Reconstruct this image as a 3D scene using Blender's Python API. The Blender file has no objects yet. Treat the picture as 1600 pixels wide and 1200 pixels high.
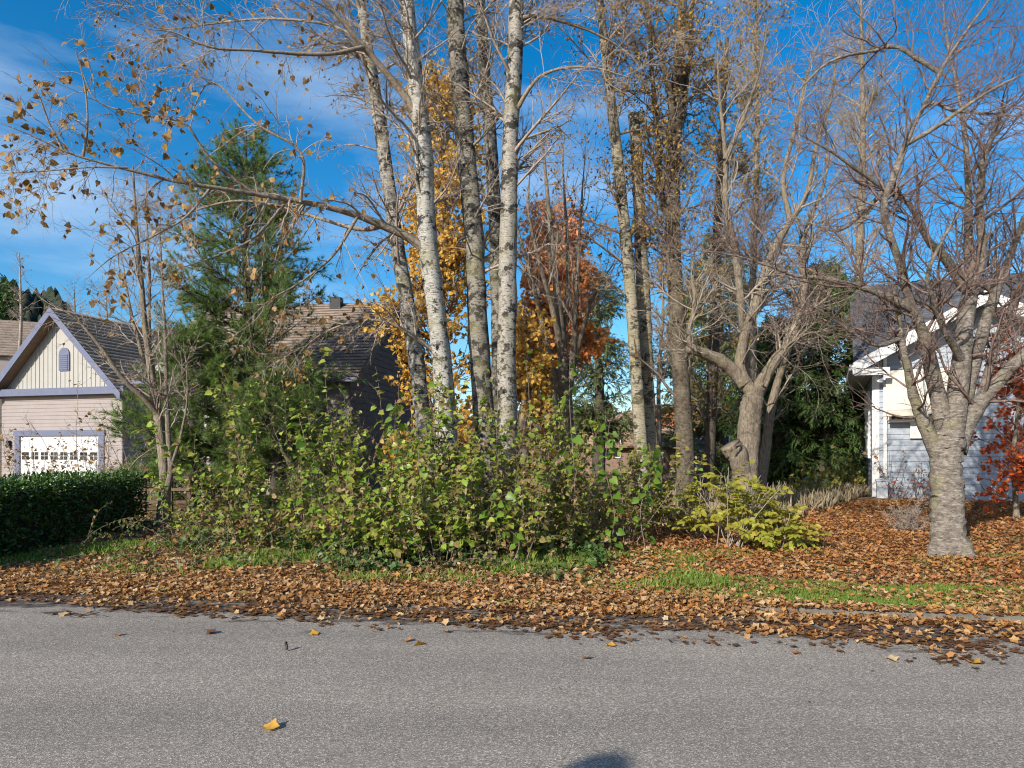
import bpy, math, random
import numpy as np
rng = np.random.default_rng(11)
random.seed(11)
R = math.radians
scene = bpy.context.scene
COL = scene.collection

# ------------------------------------------------------------------ camera
CAM_H, FPX, HZ = 1.6, 1066.7, 700.0          # eye height, focal length and horizon row in the 1600 px photograph
cam_d = bpy.data.cameras.new('camera'); cam = bpy.data.objects.new('camera', cam_d); COL.objects.link(cam)
cam.location = (0, 0, CAM_H); cam.rotation_euler = (R(90), 0, 0)
cam_d.sensor_width = 36; cam_d.lens = 24; cam_d.shift_y = (HZ - 600) / 1600
cam_d.clip_start = 0.05; cam_d.clip_end = 6000
scene.camera = cam

# ------------------------------------------------------------------ light
SUN_AZ, SUN_EL = 36.0, 27.0                   # light travels to the right of straight ahead by SUN_AZ
world = bpy.data.worlds.new('World'); scene.world = world; world.use_nodes = True
nt = world.node_tree; nt.nodes.clear()
def wn(t, **k):
    n = nt.nodes.new(t)
    for a, b in k.items(): setattr(n, a, b)
    return n
sky = wn('ShaderNodeTexSky', sky_type='NISHITA', sun_disc=False, sun_elevation=R(SUN_EL), sun_rotation=R(180 + SUN_AZ),
         altitude=300, air_density=1.0, dust_density=1.2, ozone_density=3.0)
hsv = wn('ShaderNodeHueSaturation'); hsv.inputs['Saturation'].default_value = 1.42; hsv.inputs['Value'].default_value = 1.15; hsv.inputs['Hue'].default_value = .496
tc = wn('ShaderNodeTexCoord'); mp = wn('ShaderNodeMapping'); mp.inputs['Scale'].default_value = (1.6, 1.2, 6.5)
mp.inputs['Rotation'].default_value = (0.12, 0.1, 0.0); mp.inputs['Location'].default_value = (0.35, 0.2, 0.55)
cn = wn('ShaderNodeTexNoise'); cn.inputs['Scale'].default_value = 1.3; cn.inputs['Detail'].default_value = 7; cn.inputs['Roughness'].default_value = 0.55
cr = wn('ShaderNodeValToRGB'); cr.color_ramp.elements[0].position = 0.49; cr.color_ramp.elements[1].position = 0.85
cr.color_ramp.elements[1].color = (0.58, 0.58, 0.58, 1)
mix = wn('ShaderNodeMix', data_type='RGBA'); mix.inputs['B'].default_value = (6.0, 7.0, 8.2, 1)
bg = wn('ShaderNodeBackground'); bg.inputs['Strength'].default_value = 0.1
wo = wn('ShaderNodeOutputWorld')
L = nt.links.new
L(sky.outputs[0], hsv.inputs['Color']); L(tc.outputs['Generated'], mp.inputs['Vector']); L(mp.outputs[0], cn.inputs['Vector'])
L(cn.outputs['Fac'], cr.inputs[0]); L(cr.outputs[0], mix.inputs['Factor']); L(hsv.outputs[0], mix.inputs['A'])
L(mix.outputs['Result'], bg.inputs['Color']); L(bg.outputs[0], wo.inputs[0])
sun_d = bpy.data.lights.new('sun', 'SUN'); sun_d.energy = 4.6; sun_d.angle = R(0.53); sun_d.color = (1.0, 0.93, 0.82)
sun = bpy.data.objects.new('sun', sun_d); COL.objects.link(sun)
sun.rotation_euler = (R(90 - SUN_EL), 0, R(-SUN_AZ))
vs = scene.view_settings
vs.view_transform = 'Standard'; vs.look = 'None'; vs.gamma = 1; vs.use_curve_mapping = False; vs.exposure = 0.66
scene.cycles.max_bounces = 6; scene.cycles.transparent_max_bounces = 4; scene.cycles.use_denoising = True; scene.cycles.filter_width = 1.1

# ------------------------------------------------------------------ helpers
def W(px, py, d): return np.array([(px - 800) / FPX * d, d, CAM_H - (py - HZ) / FPX * d])
def yk(x): return 6.9 - 0.149 * x
def vnoise(x, y, f=1.0, seed=0):
    x = np.asarray(x) * f + seed * 13.7; y = np.asarray(y) * f - seed * 7.3
    return (np.sin(x * 1.3 + 1.7 * np.sin(y * .9 + seed)) + np.sin(y * 1.7 + 1.3 * np.sin(x * 1.1 + 2 * seed)) + .6 * np.sin(2.3 * x - 1.9 * y + seed) + .5 * np.sin(3.1 * y + 2.7 * x)) / 3.1
def g(x, y):
    x = np.asarray(x, float); y = np.asarray(y, float); s = y - yk(x)
    z = np.where(s < 0, -0.04, np.minimum(s / 0.12, 1) * 0.09 - 0.04)
    up = np.clip(s - .12, 0, 10)
    z = z + up * (0.024 + 0.014 * np.clip(x / 6, -1, 1)) - np.clip((s - 13) / 14, 0, 1) * (0.3 - 0.1 * np.clip(x / 6, -1, 1))
    z = z + np.clip(s / 1.5, 0, 1) * np.clip(1 - (s - 20) / 20, 0, 1) * (.05 * vnoise(x, y, .8, 1) + .02 * vnoise(x, y, 2.6, 2))
    return z
def G(x, y): return np.array([x, y, float(g(x, y))])
def norm(v): return v / np.maximum(np.linalg.norm(v, axis=-1, keepdims=True), 1e-9)

def meta(o, label=None, cat=None, group=None, kind=None):
    if label: o['label'] = label
    if cat: o['category'] = cat
    if group: o['group'] = group
    if kind: o['kind'] = kind
    return o
def link(o, parent=None):
    COL.objects.link(o)
    if parent is not None: o.parent = parent
    return o
def root(name, loc, label, cat, group=None, rz=0.0):
    o = bpy.data.objects.new(name, None); o.empty_display_size = .2
    o.location = loc; o.rotation_euler = (0, 0, rz)
    return meta(link(o), label, cat, group)
def mesh_np(name, V, quads=None, tris=None, smooth=False):
    m = bpy.data.meshes.new(name); V = np.ascontiguousarray(V, np.float32).reshape(-1, 3)
    m.vertices.add(len(V)); m.vertices.foreach_set('co', V.ravel())
    q = np.zeros((0, 4), np.int32) if quads is None else np.asarray(quads, np.int32).reshape(-1, 4)
    t = np.zeros((0, 3), np.int32) if tris is None else np.asarray(tris, np.int32).reshape(-1, 3)
    loops = np.concatenate([q.ravel(), t.ravel()])
    m.loops.add(len(loops)); m.loops.foreach_set('vertex_index', loops)
    m.polygons.add(len(q) + len(t))
    m.polygons.foreach_set('loop_start', np.concatenate([np.arange(len(q)) * 4, len(q) * 4 + np.arange(len(t)) * 3]).astype(np.int32))
    if smooth: m.polygons.foreach_set('use_smooth', np.ones(len(q) + len(t), bool))
    m.update(calc_edges=True)
    return m
def obj(name, mesh, mat, parent=None, kind=None):
    if mat is not None and not mesh.materials: mesh.materials.append(mat)
    o = bpy.data.objects.new(name, mesh); link(o, parent)
    if kind: o['kind'] = kind
    return o
def prism(name, poly, vec, mat, parent=None, kind=None):
    a = [tuple(map(float, p)) for p in poly]; v = np.array(vec, float); b = [tuple(np.array(p) + v) for p in a]; n = len(a)
    f = [tuple(range(n))[::-1], tuple(range(n, 2 * n))] + [(i, (i + 1) % n, n + (i + 1) % n, n + i) for i in range(n)]
    m = bpy.data.meshes.new(name); m.from_pydata(a + b, [], f); m.update()
    import bmesh
    bm = bmesh.new(); bm.from_mesh(m); bmesh.ops.recalc_face_normals(bm, faces=bm.faces); bm.to_mesh(m); bm.free()
    return obj(name, m, mat, parent, kind)
def box(name, x0, x1, y0, y1, z0, z1, mat, parent=None, kind=None):
    return prism(name, [(x0, y0, z0), (x1, y0, z0), (x1, y1, z0), (x0, y1, z0)], (0, 0, z1 - z0), mat, parent, kind)

# ------------------------------------------------------------------ materials
def new_mat(name):
    m = bpy.data.materials.new(name); m.use_nodes = True; t = m.node_tree; t.nodes.clear()
    out = t.nodes.new('ShaderNodeOutputMaterial'); p = t.nodes.new('ShaderNodeBsdfPrincipled'); t.links.new(p.outputs[0], out.inputs[0])
    p.inputs['Roughness'].default_value = .8; p.inputs['Specular IOR Level'].default_value = .25
    return m, t, p, out
def node(t, ty, **k):
    n = t.nodes.new(ty)
    for a, b in k.items():
        if a in n.inputs: n.inputs[a].default_value = b
        else: setattr(n, a, b)
    return n
def ramp(t, stops, fac=None, interp='LINEAR'):
    r = t.nodes.new('ShaderNodeValToRGB'); e = r.color_ramp.elements; r.color_ramp.interpolation = interp
    while len(e) < len(stops): e.new(.5)
    for i, (p, c) in enumerate(stops): e[i].position = p; e[i].color = (*c, 1)
    if fac is not None: t.links.new(fac, r.inputs[0])
    return r
def coords(t, scale=(1, 1, 1)):
    tcn = t.nodes.new('ShaderNodeTexCoord'); m = t.nodes.new('ShaderNodeMapping'); m.inputs['Scale'].default_value = scale
    t.links.new(tcn.outputs['Object'], m.inputs[0]); return m.outputs[0]
def noise(t, vec, scale, detail=4, rough=.55):
    n = node(t, 'ShaderNodeTexNoise'); n.inputs['Scale'].default_value = scale; n.inputs['Detail'].default_value = detail; n.inputs['Roughness'].default_value = rough
    t.links.new(vec, n.inputs['Vector']); return n.outputs['Fac']
def mixc(t, fac, a, b, mode='MIX'):
    n = node(t, 'ShaderNodeMix', data_type='RGBA', blend_type=mode)
    for s, v in (('Factor', fac), ('A', a), ('B', b)):
        if isinstance(v, (int, float)): n.inputs[s].default_value = v
        elif isinstance(v, tuple): n.inputs[s].default_value = (*v, 1)
        else: t.links.new(v, n.inputs[s])
    return n.outputs['Result']
def math_(t, op, a, b=None, clamp=False):
    n = node(t, 'ShaderNodeMath', operation=op, use_clamp=clamp)
    for i, v in enumerate((a, b)):
        if v is None: continue
        if isinstance(v, (int, float)): n.inputs[i].default_value = v
        else: t.links.new(v, n.inputs[i])
    return n.outputs[0]
def bump(t, p, h, strength=.4, dist=.02):
    b = node(t, 'ShaderNodeBump'); b.inputs['Strength'].default_value = strength; b.inputs['Distance'].default_value = dist
    t.links.new(h, b.inputs['Height']); t.links.new(b.outputs[0], p.inputs['Normal'])
def smooth_range(t, v, lo, hi):
    n = node(t, 'ShaderNodeMapRange', interpolation_type='SMOOTHSTEP'); t.links.new(v, n.inputs[0]); n.inputs[1].default_value = lo; n.inputs[2].default_value = hi
    return n.outputs[0]

def plain(name, col, rough=.6, var=.12, scale=3.0, spec=.3, stretch=(1, 1, 1)):
    m, t, p, o = new_mat(name); v = coords(t, stretch); n = noise(t, v, scale, 6, .65)
    lo = tuple(c * (1 - var) for c in col); hi = tuple(min(1, c * (1 + var)) for c in col)
    r = ramp(t, [(.3, lo), (.7, hi)], n); t.links.new(r.outputs[0], p.inputs['Base Color'])
    p.inputs['Roughness'].default_value = rough; p.inputs['Specular IOR Level'].default_value = spec
    return m
def leafmat(name, cols, trans=.35, rough=.55, spec=.3):
    m, t, p, out = new_mat(name)
    gi = node(t, 'ShaderNodeNewGeometry'); oi = node(t, 'ShaderNodeObjectInfo')
    f = math_(t, 'FRACT', math_(t, 'ADD', gi.outputs['Random Per Island'], oi.outputs['Random']))
    n = len(cols); r = ramp(t, [(i / max(n - 1, 1), c) for i, c in enumerate(cols)], f)
    nz = noise(t, coords(t), 55, 3); c = mixc(t, .55, r.outputs[0], ramp(t, [(.3, (.45, .45, .45)), (.7, (1, 1, 1))], nz).outputs[0], 'MULTIPLY')
    t.links.new(c, p.inputs['Base Color']); p.inputs['Roughness'].default_value = rough; p.inputs['Specular IOR Level'].default_value = spec
    tr = node(t, 'ShaderNodeBsdfTranslucent'); t.links.new(c, tr.inputs[0])
    ms = node(t, 'ShaderNodeMixShader'); ms.inputs[0].default_value = trans
    t.links.new(p.outputs[0], ms.inputs[1]); t.links.new(tr.outputs[0], ms.inputs[2]); t.links.new(ms.outputs[0], out.inputs[0])
    return m
def bark(name, lo, hi, streak=(9, 9, 2.2), moss=None, moss_amt=.6, band=None, band_amt=.5, strength=.8):
    m, t, p, o = new_mat(name)
    n1 = noise(t, coords(t, streak), 3.0, 8, .7); n2 = noise(t, coords(t), 4.0, 4)
    c = ramp(t, [(.32, lo), (.66, hi)], n1).outputs[0]
    c = mixc(t, .6, c, ramp(t, [(.3, (.55, .53, .5)), (.7, (1.1, 1.08, 1.05))], n2).outputs[0], 'MULTIPLY')
    if band:
        n4 = noise(t, coords(t, (5, 5, 30)), 2.2, 5, .7)
        c = mixc(t, math_(t, 'MULTIPLY', smooth_range(t, n4, .53, .62), band_amt), c, band)
    if moss:
        n3 = noise(t, coords(t, (1, 1, .6)), 3.3, 5, .6)
        c = mixc(t, math_(t, 'MULTIPLY', smooth_range(t, n3, .52, .68), moss_amt), c, moss)
    t.links.new(c, p.inputs['Base Color']); p.inputs['Roughness'].default_value = .9
    n9 = noise(t, coords(t), 38, 5, .7); bump(t, p, math_(t, 'ADD', n1, math_(t, 'MULTIPLY', n9, .6)), strength, .045); return m
def birchmat(name, white=(.62, .6, .55), dark_amt=.5):
    m, t, p, o = new_mat(name)
    len_ = noise(t, coords(t, (5, 5, 42)), 2.4, 4, .6)         # horizontal lenticels
    pat = noise(t, coords(t, (2.2, 2.2, 2.8)), 2.4, 7, .7)     # black rough patches
    gr = noise(t, coords(t, (6, 6, 14)), 3.0, 6, .7)
    c = ramp(t, [(.25, tuple(.5 * x for x in white)), (.65, white)], gr).outputs[0]
    c = mixc(t, smooth_range(t, len_, .55, .63), c, (.06, .05, .042))
    c = mixc(t, smooth_range(t, pat, .63 - .12 * dark_amt, .69 - .12 * dark_amt), c, (.035, .032, .028))
    ol = noise(t, coords(t), 1.7, 5, .6)
    c = mixc(t, math_(t, 'MULTIPLY', smooth_range(t, ol, .5, .66), .5), c, (.2, .18, .09))
    t.links.new(c, p.inputs['Base Color']); p.inputs['Roughness'].default_value = .75
    bump(t, p, math_(t, 'SUBTRACT', gr, pat), .7, .03); return m

M = {}
M['birch'] = birchmat('birch_bark', (.45, .43, .385), .85); M['birch_dark'] = birchmat('grey_birch_bark', (.27, .245, .2), 1.25); M['birch_olive'] = birchmat('olive_birch_bark', (.36, .32, .23), 1.0)
M['limb'] = bark('birch_limb_bark', (.13, .1, .075), (.36, .3, .24), (8, 8, 8), strength=.5)
M['birch_mid'] = birchmat('mid_grey_birch_bark', (.38, .35, .3), 1.0)
M['twig'] = bark('twig_bark', (.19, .15, .12), (.42, .36, .31), strength=.1)
M['twig_dark'] = bark('dark_twig_bark', (.1, .075, .06), (.26, .2, .165), strength=.1)
M['twig_pink'] = bark('cherry_twig_bark', (.085, .056, .048), (.26, .185, .16), strength=.1)
M['twig_grey'] = bark('pale_twig_bark', (.18, .15, .12), (.42, .36, .29), strength=.1)
M['bark_grey'] = bark('maple_bark', (.1, .08, .062), (.34, .285, .22), (14, 14, 3.2), moss=(.2, .2, .06), moss_amt=.25)
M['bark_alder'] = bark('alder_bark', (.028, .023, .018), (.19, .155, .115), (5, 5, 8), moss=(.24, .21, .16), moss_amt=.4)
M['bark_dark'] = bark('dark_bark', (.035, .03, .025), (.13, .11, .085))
M['bark_cherry'] = bark('cherry_bark', (.07, .058, .05), (.3, .262, .225), (5, 5, 7), moss=(.22, .21, .09), moss_amt=.6, band=(.5, .46, .4), band_amt=.4)
M['wound'] = plain('pruning_wound', (.07, .04, .022), .9, .4, 8)
M['leaf_birch'] = leafmat('withered_birch_leaf', [(.2, .1, .03), (.34, .19, .06), (.46, .3, .12), (.15, .07, .025), (.42, .26, .05)], .3)
M['leaf_alder'] = leafmat('withered_alder_leaf', [(.32, .18, .05), (.48, .29, .07), (.28, .19, .05), (.55, .34, .06), (.24, .2, .06)], .35)
M['leaf_yellow'] = leafmat('yellow_maple_leaf', [(.8, .47, .07), (.88, .57, .11), (.72, .38, .05), (.85, .62, .2), (.58, .38, .07)], .5)
M['leaf_orange'] = leafmat('orange_maple_leaf', [(.92, .4, .1), (.92, .52, .14), (.9, .32, .14), (.92, .56, .15)], .55)
M['leaf_pink'] = leafmat('pink_maple_leaf', [(.88, .4, .26), (.9, .46, .2), (.84, .42, .34)], .55)
M['leaf_red'] = leafmat('red_maple_leaf', [(.75, .14, .05), (.85, .24, .07), (.65, .09, .05), (.88, .36, .09)], .45)
M['leaf_green'] = leafmat('green_shrub_leaf', [(.2, .33, .035), (.3, .43, .05), (.12, .22, .03), (.42, .5, .075), (.38, .38, .065), (.23, .35, .045)], .42, .42, .4)
M['leaf_olive'] = leafmat('ageing_shrub_leaf', [(.25, .27, .05), (.3, .24, .07), (.19, .21, .04), (.28, .17, .07), (.16, .22, .035)], .4, .5)
M['leaf_brown'] = leafmat('dead_shrub_leaf', [(.33, .22, .1), (.24, .145, .06), (.43, .32, .17), (.2, .11, .055)], .3)
M['leaf_sapling'] = leafmat('sapling_leaf', [(.12, .24, .025), (.17, .29, .035), (.08, .17, .02), (.22, .34, .045)], .45, .4, .4)
M['leaf_pinnate'] = leafmat('pinnate_leaf', [(.36, .37, .04), (.44, .42, .06), (.26, .31, .04), (.5, .42, .08), (.33, .26, .06)], .45, .45)
M['leaf_hedge'] = leafmat('hedge_leaf', [(.035, .085, .015), (.06, .12, .02), (.09, .16, .025), (.045, .1, .02)], .25, .35, .5)
M['leaf_ivy'] = leafmat('ground_ivy_leaf', [(.05, .11, .025), (.08, .15, .03), (.11, .18, .05), (.15, .18, .07)], .3, .45)
M['litter'] = leafmat('fallen_leaf_litter', [(.48, .27, .11), (.37, .165, .06), (.58, .4, .2), (.26, .105, .045), (.6, .45, .25), (.43, .2, .07), (.55, .26, .06), (.21, .09, .04)], .25, .7)
M['litter_gold'] = leafmat('golden_leaf_litter', [(.47, .21, .065), (.37, .135, .045), (.54, .3, .09), (.42, .16, .045), (.25, .085, .035), (.5, .34, .17), (.34, .115, .045)], .25, .7)
M['litter_wet'] = leafmat('wet_leaf_litter', [(.12, .05, .02), (.19, .085, .03), (.08, .035, .018), (.25, .12, .04)], .1, .5, .4)
M['leaf_bright'] = leafmat('bright_fallen_leaf', [(.72, .42, .03), (.7, .36, .04), (.64, .4, .1)], .25, .6)
M['grass'] = leafmat('grass_blade', [(.13, .22, .03), (.2, .3, .045), (.27, .36, .07), (.16, .27, .035)], .4, .5)
M['grass_dry'] = leafmat('dry_grass_blade', [(.4, .32, .2), (.3, .23, .14), (.46, .39, .26)], .3)
M['needle_pine'] = leafmat('pine_needle', [(.12, .2, .05), (.17, .26, .065), (.22, .3, .07), (.14, .22, .08)], .35, .5)
M['needle_cedar'] = leafmat('cedar_spray', [(.045, .09, .025), (.07, .13, .03), (.1, .165, .035), (.06, .11, .035)], .25, .6)
M['needle_far'] = leafmat('far_conifer_spray', [(.12, .16, .05), (.17, .2, .06), (.1, .14, .06), (.22, .22, .07)], .3, .6)
M['siding_grey'] = plain('pale_grey_siding', (.28, .315, .365), .55, .07, 2.0, .3, (.6, 1, 3)); M['siding_beige'] = plain('beige_siding', (.26, .225, .215), .6, .06, 2, .3)
M['batten'] = plain('cream_board', (.33, .32, .295), .6, .06, 2); M['trim_blue'] = plain('blue_grey_trim', (.115, .13, .2), .5, .1, 3)
M['white'] = plain('white_paint', (.6, .6, .59), .45, .05, 2); M['cream'] = plain('cream_canvas', (.5, .47, .4), .8, .06, 2)
M['brown_wall'] = plain('brown_shingle_wall', (.21, .135, .105), .8, .3, 4, .2, (1, 1, 3)); M['orange_wall'] = plain('orange_wall', (.5, .2, .09), .7, .1, 2); M['grey_wall'] = plain('grey_wall', (.33, .31, .29), .7, .1, 2)
M['wood'] = plain('weathered_wood', (.22, .15, .1), .8, .35, 6, .2, (1, 1, 6)); M['concrete'] = plain('kerb_concrete', (.13, .118, .1), .9, .45, 9)
M['fence'] = plain('brown_fence', (.11, .07, .05), .85, .4, 5)
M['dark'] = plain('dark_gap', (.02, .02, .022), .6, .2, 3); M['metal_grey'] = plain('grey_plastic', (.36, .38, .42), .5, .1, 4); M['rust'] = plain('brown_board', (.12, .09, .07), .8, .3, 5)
def glassmat():
    m, t, p, o = new_mat('window_glass'); p.inputs['Base Color'].default_value = (.02, .025, .03, 1); p.inputs['Roughness'].default_value = .05; p.inputs['Specular IOR Level'].default_value = .7
    bump(t, p, noise(t, coords(t), 1.4, 2), .05, .05); return m
M['glass'] = glassmat()
def shingle(name, lo, hi, sc=(2.2, 6, 6)):
    m, t, p, o = new_mat(name); v = node(t, 'ShaderNodeTexVoronoi'); v.inputs['Scale'].default_value = 2.4; t.links.new(coords(t, sc), v.inputs['Vector'])
    sp = node(t, 'ShaderNodeSeparateColor'); t.links.new(v.outputs['Color'], sp.inputs[0])
    c = ramp(t, [(0, lo), (1, hi)], sp.outputs[0]).outputs[0]
    n = noise(t, coords(t), 26, 5, .7); c = mixc(t, .6, c, ramp(t, [(.3, (.5, .5, .5)), (.7, (1.15, 1.15, 1.15))], n).outputs[0], 'MULTIPLY')
    n2 = noise(t, coords(t), .9, 4); c = mixc(t, .5, c, ramp(t, [(.35, (.7, .68, .66)), (.65, (1.1, 1.1, 1.1))], n2).outputs[0], 'MULTIPLY')
    t.links.new(c, p.inputs['Base Color']); p.inputs['Roughness'].default_value = .92; bump(t, p, n, .4, .01); return m
M['roof_slate'] = shingle('charcoal_shingle', (.055, .06, .075), (.12, .13, .15)); M['roof_brown'] = shingle('brown_shingle', (.3, .19, .125), (.5, .35, .24)); M['roof_tan'] = shingle('tan_shingle', (.19, .145, .115), (.33, .26, .21))

def asphalt():
    m, t, p, o = new_mat('asphalt'); v = coords(t)
    vo = node(t, 'ShaderNodeTexVoronoi'); vo.inputs['Scale'].default_value = 150; t.links.new(v, vo.inputs['Vector'])
    sp = node(t, 'ShaderNodeSeparateColor'); t.links.new(vo.outputs['Color'], sp.inputs[0])
    c = ramp(t, [(0, (.15, .131, .109)), (.45, (.24, .213, .18)), (.8, (.315, .281, .24)), (1, (.56, .505, .44))], sp.outputs[0]).outputs[0]
    c = mixc(t, .6, c, ramp(t, [(.3, (.62, .62, .62)), (.7, (1.22, 1.21, 1.2))], noise(t, v, 42, 4, .7)).outputs[0], 'MULTIPLY')
    c = mixc(t, .8, c, ramp(t, [(.3, (.84, .84, .85)), (.7, (1.1, 1.09, 1.08))], noise(t, coords(t, (.35, 1, 1)), 1.1, 5, .6)).outputs[0], 'MULTIPLY')
    c = mixc(t, .7, c, ramp(t, [(.32, (.8, .8, .81)), (.68, (1.1, 1.09, 1.07))], noise(t, coords(t, (.09, .9, 1)), 1.6, 4, .6)).outputs[0], 'MULTIPLY')
    c = mixc(t, math_(t, 'MULTIPLY', smooth_range(t, noise(t, v, 3.4, 6, .75), .62, .74), .3), c, (.1, .085, .07))
    # damp leaf stain along the kerb, with its own ragged outline
    sx = node(t, 'ShaderNodeSeparateXYZ'); t.links.new(v, sx.inputs[0])
    s = math_(t, 'ADD', math_(t, 'SUBTRACT', sx.outputs[1], 6.9), math_(t, 'MULTIPLY', sx.outputs[0], .149))
    n = math_(t, 'SUBTRACT', noise(t, coords(t, (.7, 2.2, 1)), 1.9, 6, .62), .5)
    edge = math_(t, 'ADD', s, math_(t, 'MULTIPLY', n, 2.8))
    st = smooth_range(t, edge, -.95, -.6)
    n2 = noise(t, coords(t, (1, 2.2, 1)), 4.5, 5, .7); st = math_(t, 'MULTIPLY', st, smooth_range(t, n2, .34, .54))
    c = mixc(t, math_(t, 'MULTIPLY', st, .82), c, (.032, .017, .01))
    t.links.new(c, p.inputs['Base Color'])
    t.links.new(math_(t, 'SUBTRACT', .92, math_(t, 'MULTIPLY', st, .35)), p.inputs['Roughness'])
    bump(t, p, math_(t, 'ADD', vo.outputs['Distance'], noise(t, v, 70, 3)), .5, .006); return m
M['asphalt'] = asphalt()
def groundmat():
    m, t, p, o = new_mat('leafy_soil'); v = coords(t)
    vo = node(t, 'ShaderNodeTexVoronoi'); vo.inputs['Scale'].default_value = 13; t.links.new(coords(t, (1, 1.4, 1)), vo.inputs['Vector'])
    sp = node(t, 'ShaderNodeSeparateColor'); t.links.new(vo.outputs['Color'], sp.inputs[0])
    c = ramp(t, [(0, (.09, .05, .025)), (.35, (.2, .1, .04)), (.7, (.32, .17, .07)), (1, (.42, .27, .14))], sp.outputs[0]).outputs[0]
    c = mixc(t, smooth_range(t, noise(t, v, 26, 4), .45, .65), c, (.05, .035, .022))
    gr = noise(t, v, .55, 4, .6); c = mixc(t, math_(t, 'MULTIPLY', smooth_range(t, gr, .5, .62), .8), c, ramp(t, [(.3, (.05, .09, .02)), (.7, (.13, .19, .045))], noise(t, v, 18, 4)).outputs[0])
    t.links.new(c, p.inputs['Base Color']); p.inputs['Roughness'].default_value = .95
    bump(t, p, math_(t, 'ADD', vo.outputs['Distance'], noise(t, v, 20, 5)), .8, .03); return m
M['ground'] = groundmat()
def hillmat():
    m, t, p, o = new_mat('forested_hill'); v = coords(t)
    c = ramp(t, [(.25, (.03, .05, .045)), (.45, (.05, .08, .06)), (.6, (.12, .1, .06)), (.75, (.2, .14, .1))], noise(t, v, .045, 8, .75)).outputs[0]
    t.links.new(c, p.inputs['Base Color']); p.inputs['Roughness'].default_value = 1; p.inputs['Specular IOR Level'].default_value = 0; bump(t, p, noise(t, v, .12, 6, .7), 1, 8); return m
M['hill'] = hillmat()

# ------------------------------------------------------------------ ground, road, kerb, hills
def sheet():
    xs = np.concatenate([[-1600, -700, -300, -120], np.arange(-60, 60.1, .5), [120, 300, 700, 1600]])
    ss = np.concatenate([[-1600, -500, -120, -30, -9.5, -.3, 0, .06, .12], np.arange(.4, 45, .35), [60, 100, 220, 500, 1600]])
    X, S = np.meshgrid(xs, ss, indexing='ij'); Y = np.where(np.abs(X) > 60, yk(np.sign(X) * 60), yk(X)) + S
    Z = g(X, np.where(np.abs(X) > 60, yk(X) + S, Y)); V = np.stack([X, Y, Z], -1).reshape(-1, 3)
    n, k = len(xs), len(ss); i, j = np.meshgrid(np.arange(n - 1), np.arange(k - 1), indexing='ij'); a = (i * k + j).ravel()
    q = np.stack([a, a + k, a + k + 1, a + 1], -1)
    meta(obj('ground', mesh_np('ground', V, q, smooth=True), M['ground']), kind='structure')
sheet()
def road():
    xs = np.array([-60, -20, -8, 0, 8, 20, 60.]); V = []
    for x in xs: V += [(x, yk(x) - 9.0, 0), (x, yk(x) - 4.5, .03), (x, yk(x) - .02, 0)]
    q = [(i * 3 + j, i * 3 + 3 + j, i * 3 + 4 + j, i * 3 + 1 + j) for i in range(len(xs) - 1) for j in (0, 1)]
    meta(obj('road', mesh_np('road', np.array(V), np.array(q), smooth=True), M['asphalt']), kind='structure')
road()
for i in range(10):                                     # low kerb in cast lengths
    x0 = 2.3 + 2.0 * i; x1 = x0 + 1.99
    poly = [(x0, yk(x0) - .02, -.05), (x0, yk(x0) + .13, -.05), (x0, yk(x0) + .125, .085), (x0, yk(x0) + .05, .08), (x0, yk(x0) - .01, .045)]
    if i == 0: kerb = meta(prism('kerb', poly, (1.99, -.149 * 1.99, 0), M['concrete']), kind='structure')
    else: prism('kerb_stone', poly, (1.99, -.149 * 1.99, 0), M['concrete'], kerb)
def hills():
    az = np.radians(np.linspace(-75, 75, 700)); rad = np.linspace(330, 1000, 26)
    def prof(a):
        d = np.degrees(a); px = 800 + np.tan(a) * FPX
        e = 40 + 210 * np.exp(-((px + 120) / 330) ** 2) + 40 * np.exp(-((px - 160) / 90.) ** 2) + 20 * np.exp(-((px - 1000) / 400.) ** 2)
        return e / FPX + .008 * np.sin(d * .9) + .005 * np.sin(d * 2.7 + 1) + .0025 * np.sin(d * 5) + .0012 * np.sin(d * 13)
    V = []
    for k, r in enumerate(rad):
        f = float(np.interp(k, [0, 5, 12, 17, 25], [0, .45, .85, 1, .6]))
        h = prof(az + .002 * k) * 760 * f * np.cos(az) ** 0
        V.append(np.stack([r * np.sin(az), r * np.cos(az), h - 3 + 3.2 * rng.normal(size=len(az)) * (k > 0)], -1))
    V = np.concatenate(V); n = len(az)
    q = [(k * n + i, k * n + i + 1, (k + 1) * n + i + 1, (k + 1) * n + i) for k in range(25) for i in range(n - 1)]
    meta(obj('hills', mesh_np('hills', V, np.array(q), smooth=True), M['hill']), kind='structure')
hills()

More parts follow.
